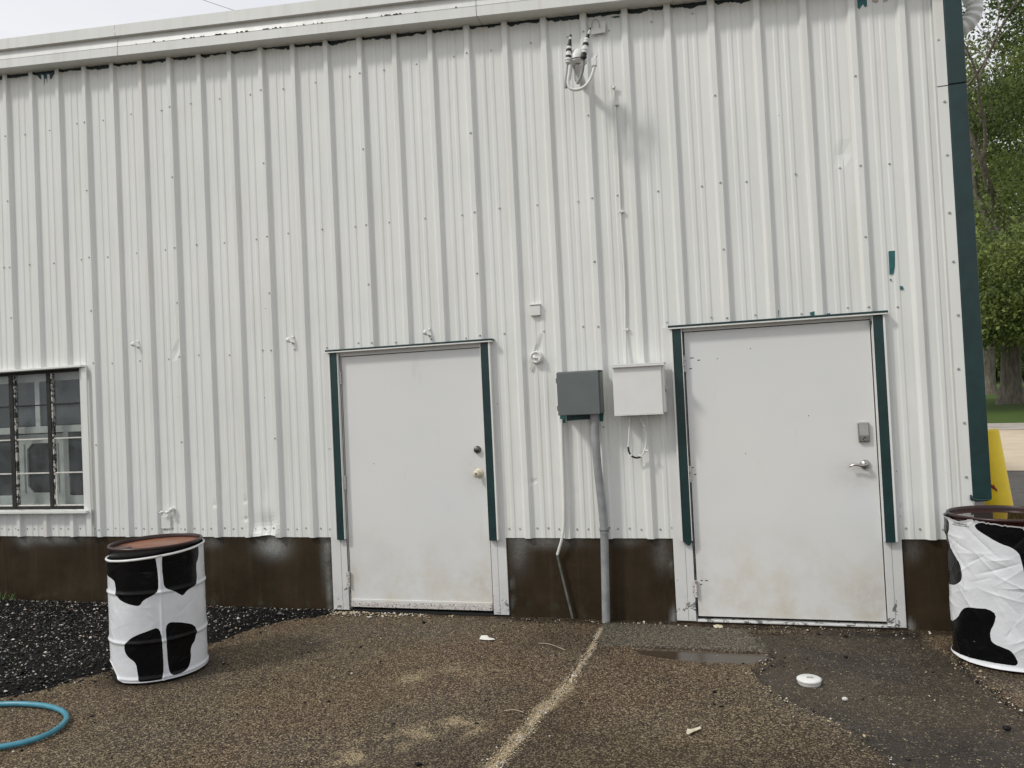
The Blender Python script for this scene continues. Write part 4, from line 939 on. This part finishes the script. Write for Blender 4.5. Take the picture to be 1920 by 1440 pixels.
hem = [(lambda a: Vector((c1[0]+(r1+.013)*math.cos(a+mid1), c1[1]+(r1+.013)*math.sin(a+mid1), float(topf1(np.array(a)))-.006)))(a) for a in np.linspace(-PI, PI, 80)]
MB().tube(hem, .0075, 8).build('wrap_hem', M['white'], DL)
# right drum
c2, r2, h2_ = (7.895, -.485), .282, .846
mid2 = math.atan2(CAM.y-c2[1], CAM.x-c2[0])
def blob2(*px, n=2): return smooth_poly([(lambda q: (unwrap(q[0], mid2), q[1]))(cyl_hit(u, v, c2, r2+.017)) for u, v in px], n)
DR, LR = drum('cow_drum', 'steel drum in creased cow print wrap beneath the green corner trim', c2, r2, h2_, (.55, .28), M['oxide'], M['oxide'], True)
b2_ = [blob2((1762, 968), (1778, 972), (1779, 990), (1777, 1010), (1784, 1033), (1797, 1052), (1805, 1072), (1804, 1085), (1798, 1094), (1785, 1098), (1768, 1097), (1756, 1060), n=2),
       blob2((1825, 983), (1845, 978), (1880, 984), (1925, 990), (1940, 1040), (1935, 1095), (1921, 1080), (1916, 1052), (1910, 1036), (1895, 1026), (1878, 1021), (1855, 1008), (1832, 994), n=2),
       blob2((1770, 1160), (1784, 1166), (1795, 1158), (1800, 1146), (1810, 1138), (1830, 1140), (1853, 1142), (1868, 1152), (1864, 1170), (1856, 1184), (1857, 1200), (1864, 1208), (1880, 1214), (1895, 1220), (1903, 1230), (1910, 1243), (1905, 1249), (1890, 1247), (1850, 1240), (1810, 1230), (1785, 1218), (1770, 1205), n=1)]
a2 = lambda u, v: (lambda q: (unwrap(q[0], mid2), q[1]))(cyl_hit(u, v, c2, r2+.017))
tp2 = sorted([a2(*p) for p in ((1782, 971), (1790, 975), (1800, 977), (1808, 977), (1815, 973), (1840, 978), (1870, 983), (1918, 988))])
topf2 = lambda A: np.interp(A, [t[0] for t in tp2], [t[1] for t in tp2])+.003*vnoise(A*30, 0, 0, 5)
wrap(DR, c2, r2, mid2, b2_, topf2, lambda A: .010+A*0, 1.9, [], (.012,))
# tape flap and small print on the wrap
def onwrap(a, z, off): return Vector((c2[0]+(r2+off)*math.cos(a+mid2), c2[1]+(r2+off)*math.sin(a+mid2), z))
m_ = MB(); a_0, z_0 = a2(1788, 979); a_1, z_1 = a2(1813, 983)
vs = [onwrap(a_0, z_0+.022, .0135), onwrap(a_1, z_1+.024, .0135), onwrap(a_1, z_1+.004, .0145), onwrap((a_0+a_1)/2, (z_0+z_1)/2-.002, .0145), onwrap(a_0, z_0, .0145)]
m_.add(vs, [(0, 1, 2, 3, 4)]); m_.build('tape_flap', M['rim'], DR)
m_ = MB(); a_0, z_0 = a2(1787.5, 980.5); a_1, z_1 = a2(1813.5, 985.5); NL = 11
for k in range(NL):              # the maker's line, worn past reading: broken strokes
    t0, t1 = (k+.12)/NL, (k+.86)/NL; f = lambda t, dz: onwrap(a_0+(a_1-a_0)*t, z_0+(z_1-z_0)*t+dz, .0165)
    hh = .0085 if k in (0, 4, 7) else .0065
    m_.add([f(t0, 0), f(t1, 0), f(t1, .0018), f(t0, .0018)], [(0, 1, 2, 3)]); m_.add([f(t0, .002), f(t0+.02, .002), f(t0+.02, hh), f(t0, hh)], [(0, 1, 2, 3)])
    if k % 2: m_.add([f(t0+.02, hh-.0018), f(t1, hh-.0018), f(t1, hh), f(t0+.02, hh)], [(0, 1, 2, 3)])
    if k % 3: m_.add([f(t1-.02, .002), f(t1, .002), f(t1, hh-.002), f(t1-.02, hh-.002)], [(0, 1, 2, 3)])
a_0, z_0 = a2(1785, 982.8); a_1, z_1 = a2(1817, 988.6)
for k in range(22):
    if k == 15: continue
    t0, t1 = k/22, (k+.8)/22; f = lambda t, dz: onwrap(a_0+(a_1-a_0)*t, z_0+(z_1-z_0)*t+dz, .0165)
    m_.add([f(t0, 0), f(t1, 0), f(t1, .003), f(t0, .003)], [(0, 1, 2, 3)])
m_.build('wrap_print', M['black'], DR)
t = NT('standing_water'); M['water'] = t.fin((.03, .010, .007), .03, 0, .5, IOR=1.33)
MB().lathe([(r2-.0095, h2_-.0225), (.0001, h2_-.0225)], (c2[0], c2[1], -.004), 'z', 64).build('standing_water', M['water'], DR)

# ================================================================== YARD CLUTTER
def yel():
    t = NT('chipped_yellow_paint'); n = t.noise(24, 5, .75)
    c = t.mix(t.ramp(t.noise(5, 4), [(.3, 0.0), (.7, 1.0)]), (.72, .50, .004), (.84, .62, .012))
    c = t.mix(t.ramp(n, [(.70, 0.0), (.72, .9)]), c, (.12, .03, .015)); return t.fin(c, .5)
M['yellow'] = yel()
bo = thing('bollard', 'leaning yellow steel bollard with red scuffs behind the corner', 'bollard', (8.36, 1.0, -.03))
A0_, A1_ = Vector((8.385, 1.0, -.04)), Vector((8.243, 1.0, 1.235)); ax = (A1_-A0_).normalized()
MB().tube([A0_, A1_-ax*.004, A1_], [.094, .091, .086], 28).build('pipe', M['yellow'], bo)
m_ = MB(); cc = A0_.lerp(A1_, .665)
m_.add([cc+Vector((-.055+a_, -.079-b_, z_)) for a_, b_, z_ in ((0, -.003, .05), (.018, .006, .03), (.04, .0115, -.005), (.038, .012, -.03), (.02, .008, -.012), (0, -.002, 0))], [(0, 1, 2, 3, 4, 5)])
m_.build('red_scuff', simple('red_scuff', (.20, .012, .010), .5), bo, False)
# hose
M['hose'] = simple('blue_rubber_hose', (.055, .235, .31), .35, 0, .5, .15, 18)
hp = [flr(u, v, .014) for u, v in ((-130, 1336), (-60, 1326), (0, 1320), (45, 1319.5), (85, 1323), (112, 1330), (125, 1340), (125, 1350), (112, 1365), (85, 1380), (45, 1393), (0, 1401), (-60, 1409), (-160, 1420))]
hp = [Vector((p.x, p.y, .015)) for p in hp]
ho = MB().tube(smooth_line(hp, 3), .0145, 12).build('garden_hose', M['hose']); tag(ho, 'blue rubber hose looping on the pavement at lower left', 'hose')
# drain cleanout cap
q = flr(1517, 1274, .0); cc_ = thing('cleanout_cap', 'round white plastic drain cap set in the dark pavement', 'drain cap', (q.x, q.y, -.02))
MB().lathe([(.058, -.012), (.062, -.006), (.062, .006), (.066, .010), (.066, .018), (.058, .0225), (.0001, .0235)], (q.x, q.y, -.012), 'z', 36).build('cap', simple('white_plastic', (.72, .72, .70), .4, 0, .5, .06, 20), cc_)
m_ = MB(); m_.box(q.x-.012, q.x+.022, q.y-.011, q.y+.011, .0112, .0135, .0015); m_.build('cap_lug', M['screw'], cc_)

# loose stones -------------------------------------------------------------
OC = [(0, 0, 1), (.9, 0, .25), (.28, .86, .3), (-.73, .53, .25), (-.73, -.53, .2), (.28, -.86, .3), (.1, .05, -.5)]
OF = [(0, 1, 2), (0, 2, 3), (0, 3, 4), (0, 4, 5), (0, 5, 1), (6, 2, 1), (6, 3, 2), (6, 4, 3), (6, 5, 4), (6, 1, 5)]
def stones(name, xyz, size, mats, mi, seed, flatn=.7):
    g = np.random.default_rng(seed); n = len(xyz); o = np.array(OC)
    V = o[None]*(1+.35*g.uniform(-1, 1, (n, 7, 3))); a = g.uniform(0, 2*PI, n); ca, sa_ = np.cos(a), np.sin(a)
    sx = size*g.uniform(.7, 1.35, n); sy = size*g.uniform(.5, 1.0, n); sz = size*flatn*g.uniform(.5, 1.1, n)
    X = V[..., 0]*sx[:, None]; Y = V[..., 1]*sy[:, None]; Z = V[..., 2]*sz[:, None]
    tl_ = g.uniform(-.4, .4, n)[:, None]; Z = Z+X*tl_
    co = np.stack([X*ca[:, None]-Y*sa_[:, None]+xyz[:, 0:1], X*sa_[:, None]+Y*ca[:, None]+xyz[:, 1:2], Z+xyz[:, 2:3]], -1).reshape(-1, 3)
    F = (np.array(OF)[None]+(np.arange(n)*7)[:, None, None]).reshape(-1, 3)
    me = bpy.data.meshes.new(name); me.vertices.add(len(co)); me.vertices.foreach_set('co', co.ravel())
    me.loops.add(F.size); me.loops.foreach_set('vertex_index', F.ravel().astype(np.int32))
    me.polygons.add(len(F)); me.polygons.foreach_set('loop_start', np.arange(0, F.size, 3, dtype=np.int32))
    for mm in mats: me.materials.append(mm)
    me.polygons.foreach_set('material_index', np.repeat(mi, 10).astype(np.int32)); me.update(calc_edges=True); me.validate()
    return tag(link(name, me), kind='stuff')
M['st_black'] = simple('tar_black_stone', (.0055, .0052, .005), .55, 0, .2, .4, 40)
M['st_dark'] = simple('dark_stone', (.024, .0215, .0195), .6, 0, .25, .4, 40)
M['st_grey'] = simple('grey_stone', (.15, .14, .125), .65, 0, .4, .4, 40)
M['st_pale'] = simple('pale_stone', (.60, .57, .51), .65, 0, .4, .2, 40)
M['st_tan'] = simple('tan_stone', (.46, .36, .22), .7, 0, .4, .3, 40)
M['st_red'] = simple('reddish_stone', (.22, .11, .075), .7, 0, .4, .3, 40)
gl = G((640, 1147), (600, 1155), (540, 1162), (500, 1172), (440, 1192), (390, 1210), (330, 1230), (260, 1250), (205, 1262), (120, 1282), (60, 1298), (0, 1312), (-60, 1325))
gpoly = [(3.24, .02)]+gl+[(.4, -3.0), (-6, -3.0), (-6, .02)]
def gz(x, y):
    sdv = poly_sd(x, y, gpoly); return .034*sstep(-.01, .20, sdv)+.011*fbm(x*6, y*6, 0, 77)*(sdv > .02), sdv
gxs = np.concatenate([np.arange(-6, -.6, .15), np.arange(-.6, 3.4, .03)]); gX, gY = np.meshgrid(gxs, np.arange(-3.1, .021, .03))
gZ, gsd = gz(gX, gY); kc = (gsd[:-1, :-1] > .015)
bed = simple('tarry_gravel_fines', (.0055, .005, .0048), .7, 0, .15, .5, 60, .9)
tag(grid_mesh('gravel_bed', gX, gY, gZ-.006, bed, None, keep=kc), kind='structure')
g = np.random.default_rng(3); N = 60000
x = g.uniform(-1.2, 3.3, N); y = g.uniform(-2.9, .01, N); zz, sdv = gz(x, y)
ok = sdv > -np.abs(g.normal(0, .045, N))*(g.uniform(0, 1, N) < .35); x, y, zz = x[ok][:34000], y[ok][:34000], zz[ok][:34000]; n = len(x)
sz_ = .0056*np.exp(g.normal(0, .5, n)); mi = g.choice(6, n, p=[.42, .32, .165, .073, .014, .008])
stones('gravel', np.stack([x, y, zz-.001], -1), sz_, [M[k] for k in ('st_black', 'st_dark', 'st_grey', 'st_pale', 'st_tan', 'st_red')], mi, 5)
# dark and pale chips strewn over the pavement
N = 9000; x = g.uniform(1.6, 8.6, N); y = g.uniform(-3.3, -.02, N); zz, sdv = gz(x, y)
pr_ = np.exp(-np.clip(-sdv, 0, 9)/.22)*1.0+.14+.25*np.exp(-np.hypot(x-3.2, y+1.7)/.7); ok = (sdv < 0) & (g.uniform(0, 1, N) < pr_); x, y = x[ok], y[ok]; n = len(x)
def pavez(x, y):
    ix = np.clip(np.searchsorted(xs, x), 0, len(xs)-1); iy = np.clip(np.searchsorted(ys, y), 0, len(ys)-1); return GZ[iy, ix]
mi = g.choice(5, n, p=[.44, .16, .14, .20, .06]); sz_ = .0036*np.exp(g.normal(0, .5, n)); sz_[mi < 2] *= 1.35
stones('loose_chips', np.stack([x, y, pavez(x, y)+.001], -1), sz_, [M[k] for k in ('st_black', 'st_dark', 'st_grey', 'st_pale', 'st_tan')], mi, 9)
# crumbs in the sandy crack and along the broken edge
cl_ = G((1128, 1178), (1108, 1215), (1088, 1245), (1060, 1283), (1020, 1325), (980, 1372), (945, 1410), (915, 1450))
seg = g.integers(0, len(cl_)-1, 6500); t_ = g.uniform(0, 1, 6500); ca_ = np.array(cl_); pt = ca_[seg]*(1-t_[:, None])+ca_[seg+1]*t_[:, None]
wd = .010+.022*(seg+t_)/len(cl_); pt = pt+g.normal(0, 1, (6500, 2))*wd[:, None]
x, y = pt[:, 0], pt[:, 1]; mi = g.choice(4, len(x), p=[.62, .22, .08, .08])
stones('sandy_crumbs', np.stack([x, y, pavez(x, y)+.0005], -1), .0030*np.exp(g.normal(0, .45, len(x))), [M[k] for k in ('st_tan', 'st_pale', 'st_grey', 'st_black')], mi, 11)
ed = np.array(G((1412, 1183), (1447, 1222), (1412, 1256), (1440, 1288), (1500, 1322), (1570, 1350), (1602, 1375), (1650, 1408), (1690, 1450)))
seg = g.integers(0, len(ed)-1, 420); t_ = g.uniform(0, 1, 420); pt = ed[seg]*(1-t_[:, None])+ed[seg+1]*t_[:, None]+g.normal(0, .022, (420, 2))
ed2 = np.array(G((1790, 1236), (1850, 1283), (1920, 1335))); s2_ = g.integers(0, 2, 160); t2 = g.uniform(0, 1, 160)
pt = np.concatenate([pt, ed2[s2_]*(1-t2[:, None])+ed2[s2_+1]*t2[:, None]+g.normal(0, .015, (160, 2))])
mi = g.choice(4, len(pt), p=[.2, .25, .2, .35]); stones('edge_crumbs', np.stack([pt[:, 0], pt[:, 1], pavez(pt[:, 0], pt[:, 1])+.001], -1), .0046*np.exp(g.normal(0, .4, len(pt))), [M[k] for k in ('st_tan', 'st_pale', 'st_grey', 'st_black')], mi, 12)
# pebbles along the foot of the left door, and the litter by the wall
N = 260; x = 3.22+1.35*g.beta(1, 1.6, N)*g.uniform(.3, 1, N); y = -.03-.05*np.abs(g.normal(0, 1, N))
sz_ = .010*np.exp(g.normal(0, .3, N)); mi = g.choice(4, N, p=[.5, .38, .08, .04])
stones('door_pebbles', np.stack([x, y, pavez(x, y)+.004], -1), sz_, [M[k] for k in ('st_tan', 'st_pale', 'st_grey', 'st_black')], mi, 13)
N = 240; x = g.uniform(4.6, 7.6, N); y = -.03-.07*np.abs(g.normal(0, 1, N)); mi = g.choice(4, N, p=[.15, .3, .2, .35])
stones('wall_litter', np.stack([x, y, pavez(x, y)+.002], -1), .0055*np.exp(g.normal(0, .4, N)), [M[k] for k in ('st_tan', 'st_pale', 'st_grey', 'st_black')], mi, 14)
# single larger bits
def rock(label, u, v, s, mat, name='stone', cat='stone'):
    q = flr(u, v, 0); bm = bmesh.new(); bmesh.ops.create_icosphere(bm, subdivisions=2, radius=1)
    for w in bm.verts:
        k = 1+.22*float(fbm(w.co.x*1.6+u, w.co.y*1.6, w.co.z*1.6, 4)); w.co = Vector((w.co.x*s*1.2*k, w.co.y*s*.9*k, w.co.z*s*.75*k))
    me = bpy.data.meshes.new(name); bm.to_mesh(me); bm.free(); me.materials.append(mat)
    o = link(name, me); o.location = (q.x, q.y, s*.5-.016); return tag(o, label, cat)
rock('black lump of asphalt near the right edge of the dark pavement', 1888, 1362, .016, M['st_black'])
rock('round white pebble in front of the drain cap', 1584, 1307, .013, M['st_pale'])
rock('small pale yellow pebble at the foot of the grey conduit', 1139, 1174, .012, M['st_tan'])
rock('white pebble against the brown base left of the conduit', 1101, 1158, .012, M['st_pale'])
rock('black crumb lying in the middle of the pavement', 893, 1354, .012, M['st_black'])
rock('black crumb near the sand patch at lower left', 739, 1355, .012, M['st_black'])
# scraps of leaf and paper
leafm = simple('pale_dry_leaf', (.62, .56, .42), .7, 0, .3, .15, 30); paperm = simple('torn_white_paper', (.75, .73, .68), .7, 0, .3, .08, 30)
def scrap(name, label, cat, px, mat, lift, seed):
    g_ = random.Random(seed); pts = [flr(u, v, 0) for u, v in px]; c = sum(pts, Vector())/len(pts); n = len(pts); vs = []
    for p in pts: vs.append((p.x, p.y, .002+g_.uniform(0, lift)))
    vs.append((c.x, c.y, .002+lift*.8)); vs2 = [(x_, y_, z_-.0015) for x_, y_, z_ in vs]
    m_ = MB(); m_.add(vs+vs2, [(i, (i+1) % n, n) for i in range(n)]+[(n+1+(i+1) % n, n+1+i, 2*n+1) for i in range(n)]+[(i, n+1+i, n+1+(i+1) % n, (i+1) % n) for i in range(n)])
    return tag(m_.build(name, mat), label, cat)
scrap('paper_scrap', 'torn white paper scrap in front of the left door', 'paper', [(899, 1199), (902, 1194), (910, 1193), (914, 1192), (917, 1197), (925, 1198), (928, 1201), (918, 1202), (908, 1200)], paperm, .008, 1)
scrap('dry_leaf', 'pale yellow leaf lying on the brown pavement at the bottom', 'leaf', [(1287, 1380), (1289, 1372), (1295, 1368), (1304, 1366), (1313, 1367), (1315, 1370), (1308, 1373), (1303, 1373), (1296, 1378), (1290, 1381)], leafm, .014, 2)
scrap('dry_leaf', 'pale curled leaf at the sill of the right door', 'leaf', [(1337, 1174), (1345, 1173), (1354, 1174), (1356, 1178), (1350, 1180), (1347, 1177), (1341, 1178)], leafm, .012, 3)
def twig(label, px, r, mat): 
    pts = smooth_line([Vector((*flr(u, v).xy, .004+.004*(i % 2))) for i, (u, v) in enumerate(px)], 1)
    return tag(MB().tube(pts, r, 5).build('twig', mat), label, 'twig')
straw = simple('straw', (.45, .38, .26), .7)
twig('dry straw lying left of the sandy crack, nearest the camera', [(945, 1334), (965, 1333), (982, 1337)], .0022, straw)
twig('dry straw lying near the wall in front of the brown base', [(1010, 1207), (1030, 1209), (1060, 1220)], .0022, straw)
twig('bent twig against the brown base left of the thin pipe', [(992, 1147), (1003, 1154), (1015, 1152), (1028, 1156)], .003, M['pipe'])
# weed by the wall at far left
def blade(m_, p, h, lean, w, n=5):
    d = Vector((math.cos(lean), math.sin(lean), 0)); s = Vector((-d.y, d.x, 0)); vs = []
    for i in range(n+1):
        t = i/n; c = p+d*h*.55*t*t+Vector((0, 0, h*(t-.25*t*t))); ww = w*(1-t)**.7+.0004; vs += [c-s*ww, c+s*ww]
    m_.add(vs, [(2*i, 2*i+1, 2*i+3, 2*i+2) for i in range(n)])
we = thing('weed', 'green grassy weed at the wall foot under the window', 'weed', at(20, 1122, -.05))
q = at(20, 1120, -.06); M['weed'] = simple('weed_green', (.055, .10, .022), .6, 0, .3, .3, 20)
m_ = MB()
for i in range(46): blade(m_, Vector((q.x+random.uniform(-.16, .09), q.y+random.uniform(-.04, .04), .02)), random.uniform(.03, .10), random.uniform(0, 6.28), random.uniform(.002, .005))
blade(m_, Vector((q.x+.05, q.y, .02)), .16, .3, .0025); m_.build('blades', M['weed'], we, False)
we = thing('weed', 'tiny yellow green weed in the black gravel left of the drum', 'weed', flr(30, 1245))
q = flr(26, 1247); m_ = MB()
for i in range(16): blade(m_, Vector((q.x+random.uniform(-.04, .04), q.y+random.uniform(-.03, .03), .02)), random.uniform(.02, .04), random.uniform(0, 6.28), .002)
m_.build('blades', M['weed'], we, False)
# overhead wire behind the roof
pw = [deep(-900, -430, 34), deep(120, -95, 40), deep(300, -28, 41), deep(378, -1, 42), deep(440, 20, 43), deep(640, 84, 44), deep(1250, 290, 50)]
tag(MB().tube(smooth_line(pw, 2), .011, 6).build('overhead_wire', M['pipe']), 'thin grey overhead wire crossing the sky above the roof edge', 'wire')

# ================================================================== TREES
def bark():
    t = NT('grey_bark'); n = t.noise(1, 6, .7, t.vec((9, 9, 1.6))); c = t.mix(t.ramp(n, [(.3, 0.0), (.7, 1.0)]), (.085, .075, .06), (.27, .24, .20))
    t.bump(n, .9, .06); return t.fin(c, .9, 0, .2)
M['bark'] = bark()
def leafmat(name, a, b):
    t = NT(name); k = t.attr('tone'); c = t.mix(k, a, b); t.t.nodes.remove(t.b)
    d = t.n('ShaderNodeBsdfDiffuse'); t.set(d.inputs[0], c); tl = t.n('ShaderNodeBsdfTranslucent'); t.set(tl.inputs[0], c)
    gs = t.n('ShaderNodeBsdfGlossy'); gs.inputs['Roughness'].default_value = .5; gs.inputs[0].default_value = (.5, .5, .5, 1)
    m1 = t.n('ShaderNodeMixShader'); m1.inputs[0].default_value = .48; t.t.links.new(d.outputs[0], m1.inputs[1]); t.t.links.new(tl.outputs[0], m1.inputs[2])
    m2 = t.n('ShaderNodeMixShader'); m2.inputs[0].default_value = .04; t.t.links.new(m1.outputs[0], m2.inputs[1]); t.t.links.new(gs.outputs[0], m2.inputs[2])
    t.t.links.new(m2.outputs[0], t.out.inputs[0]); return t.m
LM = [leafmat('oak_leaves', (.07, .105, .032), (.33, .40, .12)), leafmat('maple_leaves', (.08, .12, .038), (.34, .40, .125)), leafmat('shrub_leaves', (.10, .14, .05), (.26, .32, .11))]
def tree(label, base, h, rad, tr, lm, seed, crown0=.18, ncl=420, nleaf=60, ls=.2, group=None, lean=(0, 0), bare=0, cshift=(0, 0), low=None):
    g = np.random.default_rng(seed); R_ = random.Random(seed)
    T_ = thing('broadleaf_tree', label, 'tree', base, group); b = Vector(base); m_ = MB(); ends = []
    flare = [(1.75, -.3), (1.35, .25), (1.08, .9), (1, 2.0)]
    fork = h*R_.uniform(.30, .38)
    tp_ = [b+Vector((lean[0]*z/h, lean[1]*z/h, z)) for _, z in flare]+[b+Vector((lean[0]*fork/h, lean[1]*fork/h, fork))]
    m_.tube(tp_, [tr*f for f, _ in flare]+[tr*.8], 16)
    def limb(p, d, L, r, lv):
        pts = [p]; rs = [r]; n = 6; dd = d.copy()
        for i in range(n):
            dd = (dd+Vector((R_.gauss(0, .16), R_.gauss(0, .16), R_.gauss(.05, .12)))).normalized(); pts.append(pts[-1]+dd*L/n); rs.append(r*(1-.62*(i+1)/n))
        m_.tube(pts, rs, 8 if lv < 2 else 5)
        if lv >= 3: ends.append(pts[-1]); return
        for k in range(3 if lv < 2 else 2):
            i = R_.randint(2, n); a = R_.uniform(0, 6.28); nd = (dd*.75+Vector((math.cos(a), math.sin(a), R_.uniform(-.15, .6)))*.75).normalized(); limb(pts[i], nd, L*R_.uniform(.5, .72), rs[i]*.7, lv+1)
        ends.append(pts[-1])
    for k in range(6):
        a = k*1.05+R_.uniform(-.3, .3); limb(tp_[-1]+Vector((0, 0, R_.uniform(-fork*.35, 0))), Vector((math.cos(a)*.8, math.sin(a)*.8, R_.uniform(.35, 1.2))).normalized(), h*R_.uniform(.26, .38), tr*.45, 0)
    m_.build('trunk', M['bark'], T_)
    # leaf clumps gathered into uneven boughs
    nb = 34; bd = g.normal(size=(nb, 3)); bd /= np.linalg.norm(bd, axis=1)[:, None]; rr = g.uniform(.35, 1, nb)**.6
    zc = h*(crown0+1)/2; hz = h*(1-crown0)/2
    bc = bd*rr[:, None]*np.array([rad, rad, hz])*.88
    ib = g.integers(0, nb, ncl); cc = bc[ib]+g.normal(size=(ncl, 3))*np.array([1, 1, .62])*rad*.17
    k = ((cc/np.array([rad, rad, hz]))**2).sum(1) < 1.15; cc = cc[k]; ib = ib[k]; k = np.ones(len(cc), bool)
    if low:
        nl = low[0]; lc = g.uniform(-1, 1, (nl, 3))*np.array(low[1])+np.array(low[2])-np.array([lean[0]*.6+cshift[0], lean[1]*.6+cshift[1], zc]); cc = np.concatenate([cc, lc]); k = np.concatenate([k, np.ones(nl, bool)]); ib = np.concatenate([ib, g.integers(0, nb, nl)])
    tone_b = np.clip(.42+.36*g.normal(size=nb), 0, 1)[ib][k]
    cc = cc+np.array([b.x+lean[0]*.6+cshift[0], b.y+lean[1]*.6+cshift[1], b.z+zc]); n = len(cc)
    P_ = np.repeat(cc, nleaf, 0)+g.normal(size=(n*nleaf, 3))*np.array([.62, .62, .40])*rad*.10
    tone = np.clip(np.repeat(tone_b, nleaf)+.18*g.normal(size=n*nleaf), 0, 1)
    N_ = len(P_); u = g.normal(size=(N_, 3)); u /= np.linalg.norm(u, axis=1)[:, None]; w = np.cross(u, g.normal(size=(N_, 3))); w /= np.linalg.norm(w, axis=1)[:, None]
    s = ls*g.uniform(.55, 1.2, N_)[:, None]; u *= s; w *= s*.62
    co = np.stack([P_-u, P_-w*.9, P_+u, P_+w*.9], 1).reshape(-1, 3)
    me = bpy.data.meshes.new('crown'); me.vertices.add(len(co)); me.vertices.foreach_set('co', co.ravel()); me.loops.add(N_*4); me.loops.foreach_set('vertex_index', np.arange(N_*4, dtype=np.int32))
    me.polygons.add(N_); me.polygons.foreach_set('loop_start', np.arange(0, N_*4, 4, dtype=np.int32)); me.materials.append(lm)
    at_ = me.attributes.new('tone', 'FLOAT', 'POINT'); at_.data.foreach_set('value', np.repeat(tone, 4).astype(np.float32)); me.update(calc_edges=True)
    link('crown', me, T_); return T_
def groundpt(u, dist):
    d = fwd*FPX+RGT*(u-960); d.z = 0; d.normalize(); p = CAM+d*dist; z = float(lawnz(np.array(p.x), np.array(p.y))); return (p.x, p.y, z)
GRP = 'trees on the lawn beyond the corner'
tree('thick trunked oak standing nearest on the lawn', groundpt(1893, 45), 26, 8.2, .43, LM[0], 11, .17, 620, 150, .105, GRP, (1.5, 0), cshift=(3.6, -.5), low=(430, (6.5, 4.0, 2.3), (1.0, -3.5, 5.3)))
tree('gnarled tree with pale leaves just left of the thick oak', groundpt(1852, 58), 13, 5.5, .36, LM[1], 23, .25, 300, 70, .13, GRP, (.8, 0))
tree('tall maple half hidden behind the green corner trim', groundpt(1822, 66), 25, 7.5, .45, LM[1], 31, .14, 420, 80, .16, GRP)
tree('broad tree at the back right of the lawn', groundpt(1990, 72), 25, 9, .5, LM[0], 43, .14, 420, 70, .18, GRP)
tree('far tree filling the gap behind the thick oak', groundpt(1905, 105), 20, 11, .5, LM[2], 47, .05, 420, 60, .26, GRP)
tree('far tree at the left of the lawn gap', groundpt(1840, 120), 17, 11, .5, LM[2], 53, .03, 420, 60, .28, GRP)
# low planting at the far side of the lawn
hd = MB(); g = np.random.default_rng(77); N = 16000; u_ = g.uniform(1700, 2150, N)
pts = []
for i in range(N):
    q = groundpt(u_[i], 128+g.uniform(-4, 4)); pts.append((q[0], q[1], q[2]+abs(g.normal(0, 1))*1.9))
pts = np.array(pts); s = .42*g.uniform(.5, 1.2, N)[:, None]; u = g.normal(size=(N, 3)); u /= np.linalg.norm(u, axis=1)[:, None]; w = np.cross(u, g.normal(size=(N, 3))); w /= np.linalg.norm(w, axis=1)[:, None]
co = np.stack([pts-u*s, pts-w*s*.6, pts+u*s, pts+w*s*.6], 1).reshape(-1, 3)
me = bpy.data.meshes.new('far_hedge'); me.vertices.add(len(co)); me.vertices.foreach_set('co', co.ravel()); me.loops.add(N*4); me.loops.foreach_set('vertex_index', np.arange(N*4, dtype=np.int32))
me.polygons.add(N); me.polygons.foreach_set('loop_start', np.arange(0, N*4, 4, dtype=np.int32)); me.materials.append(LM[2])
at_ = me.attributes.new('tone', 'FLOAT', 'POINT'); at_.data.foreach_set('value', np.repeat(g.uniform(0, .6, N), 4).astype(np.float32)); me.update(calc_edges=True)
tag(link('far_hedge', me), kind='stuff')
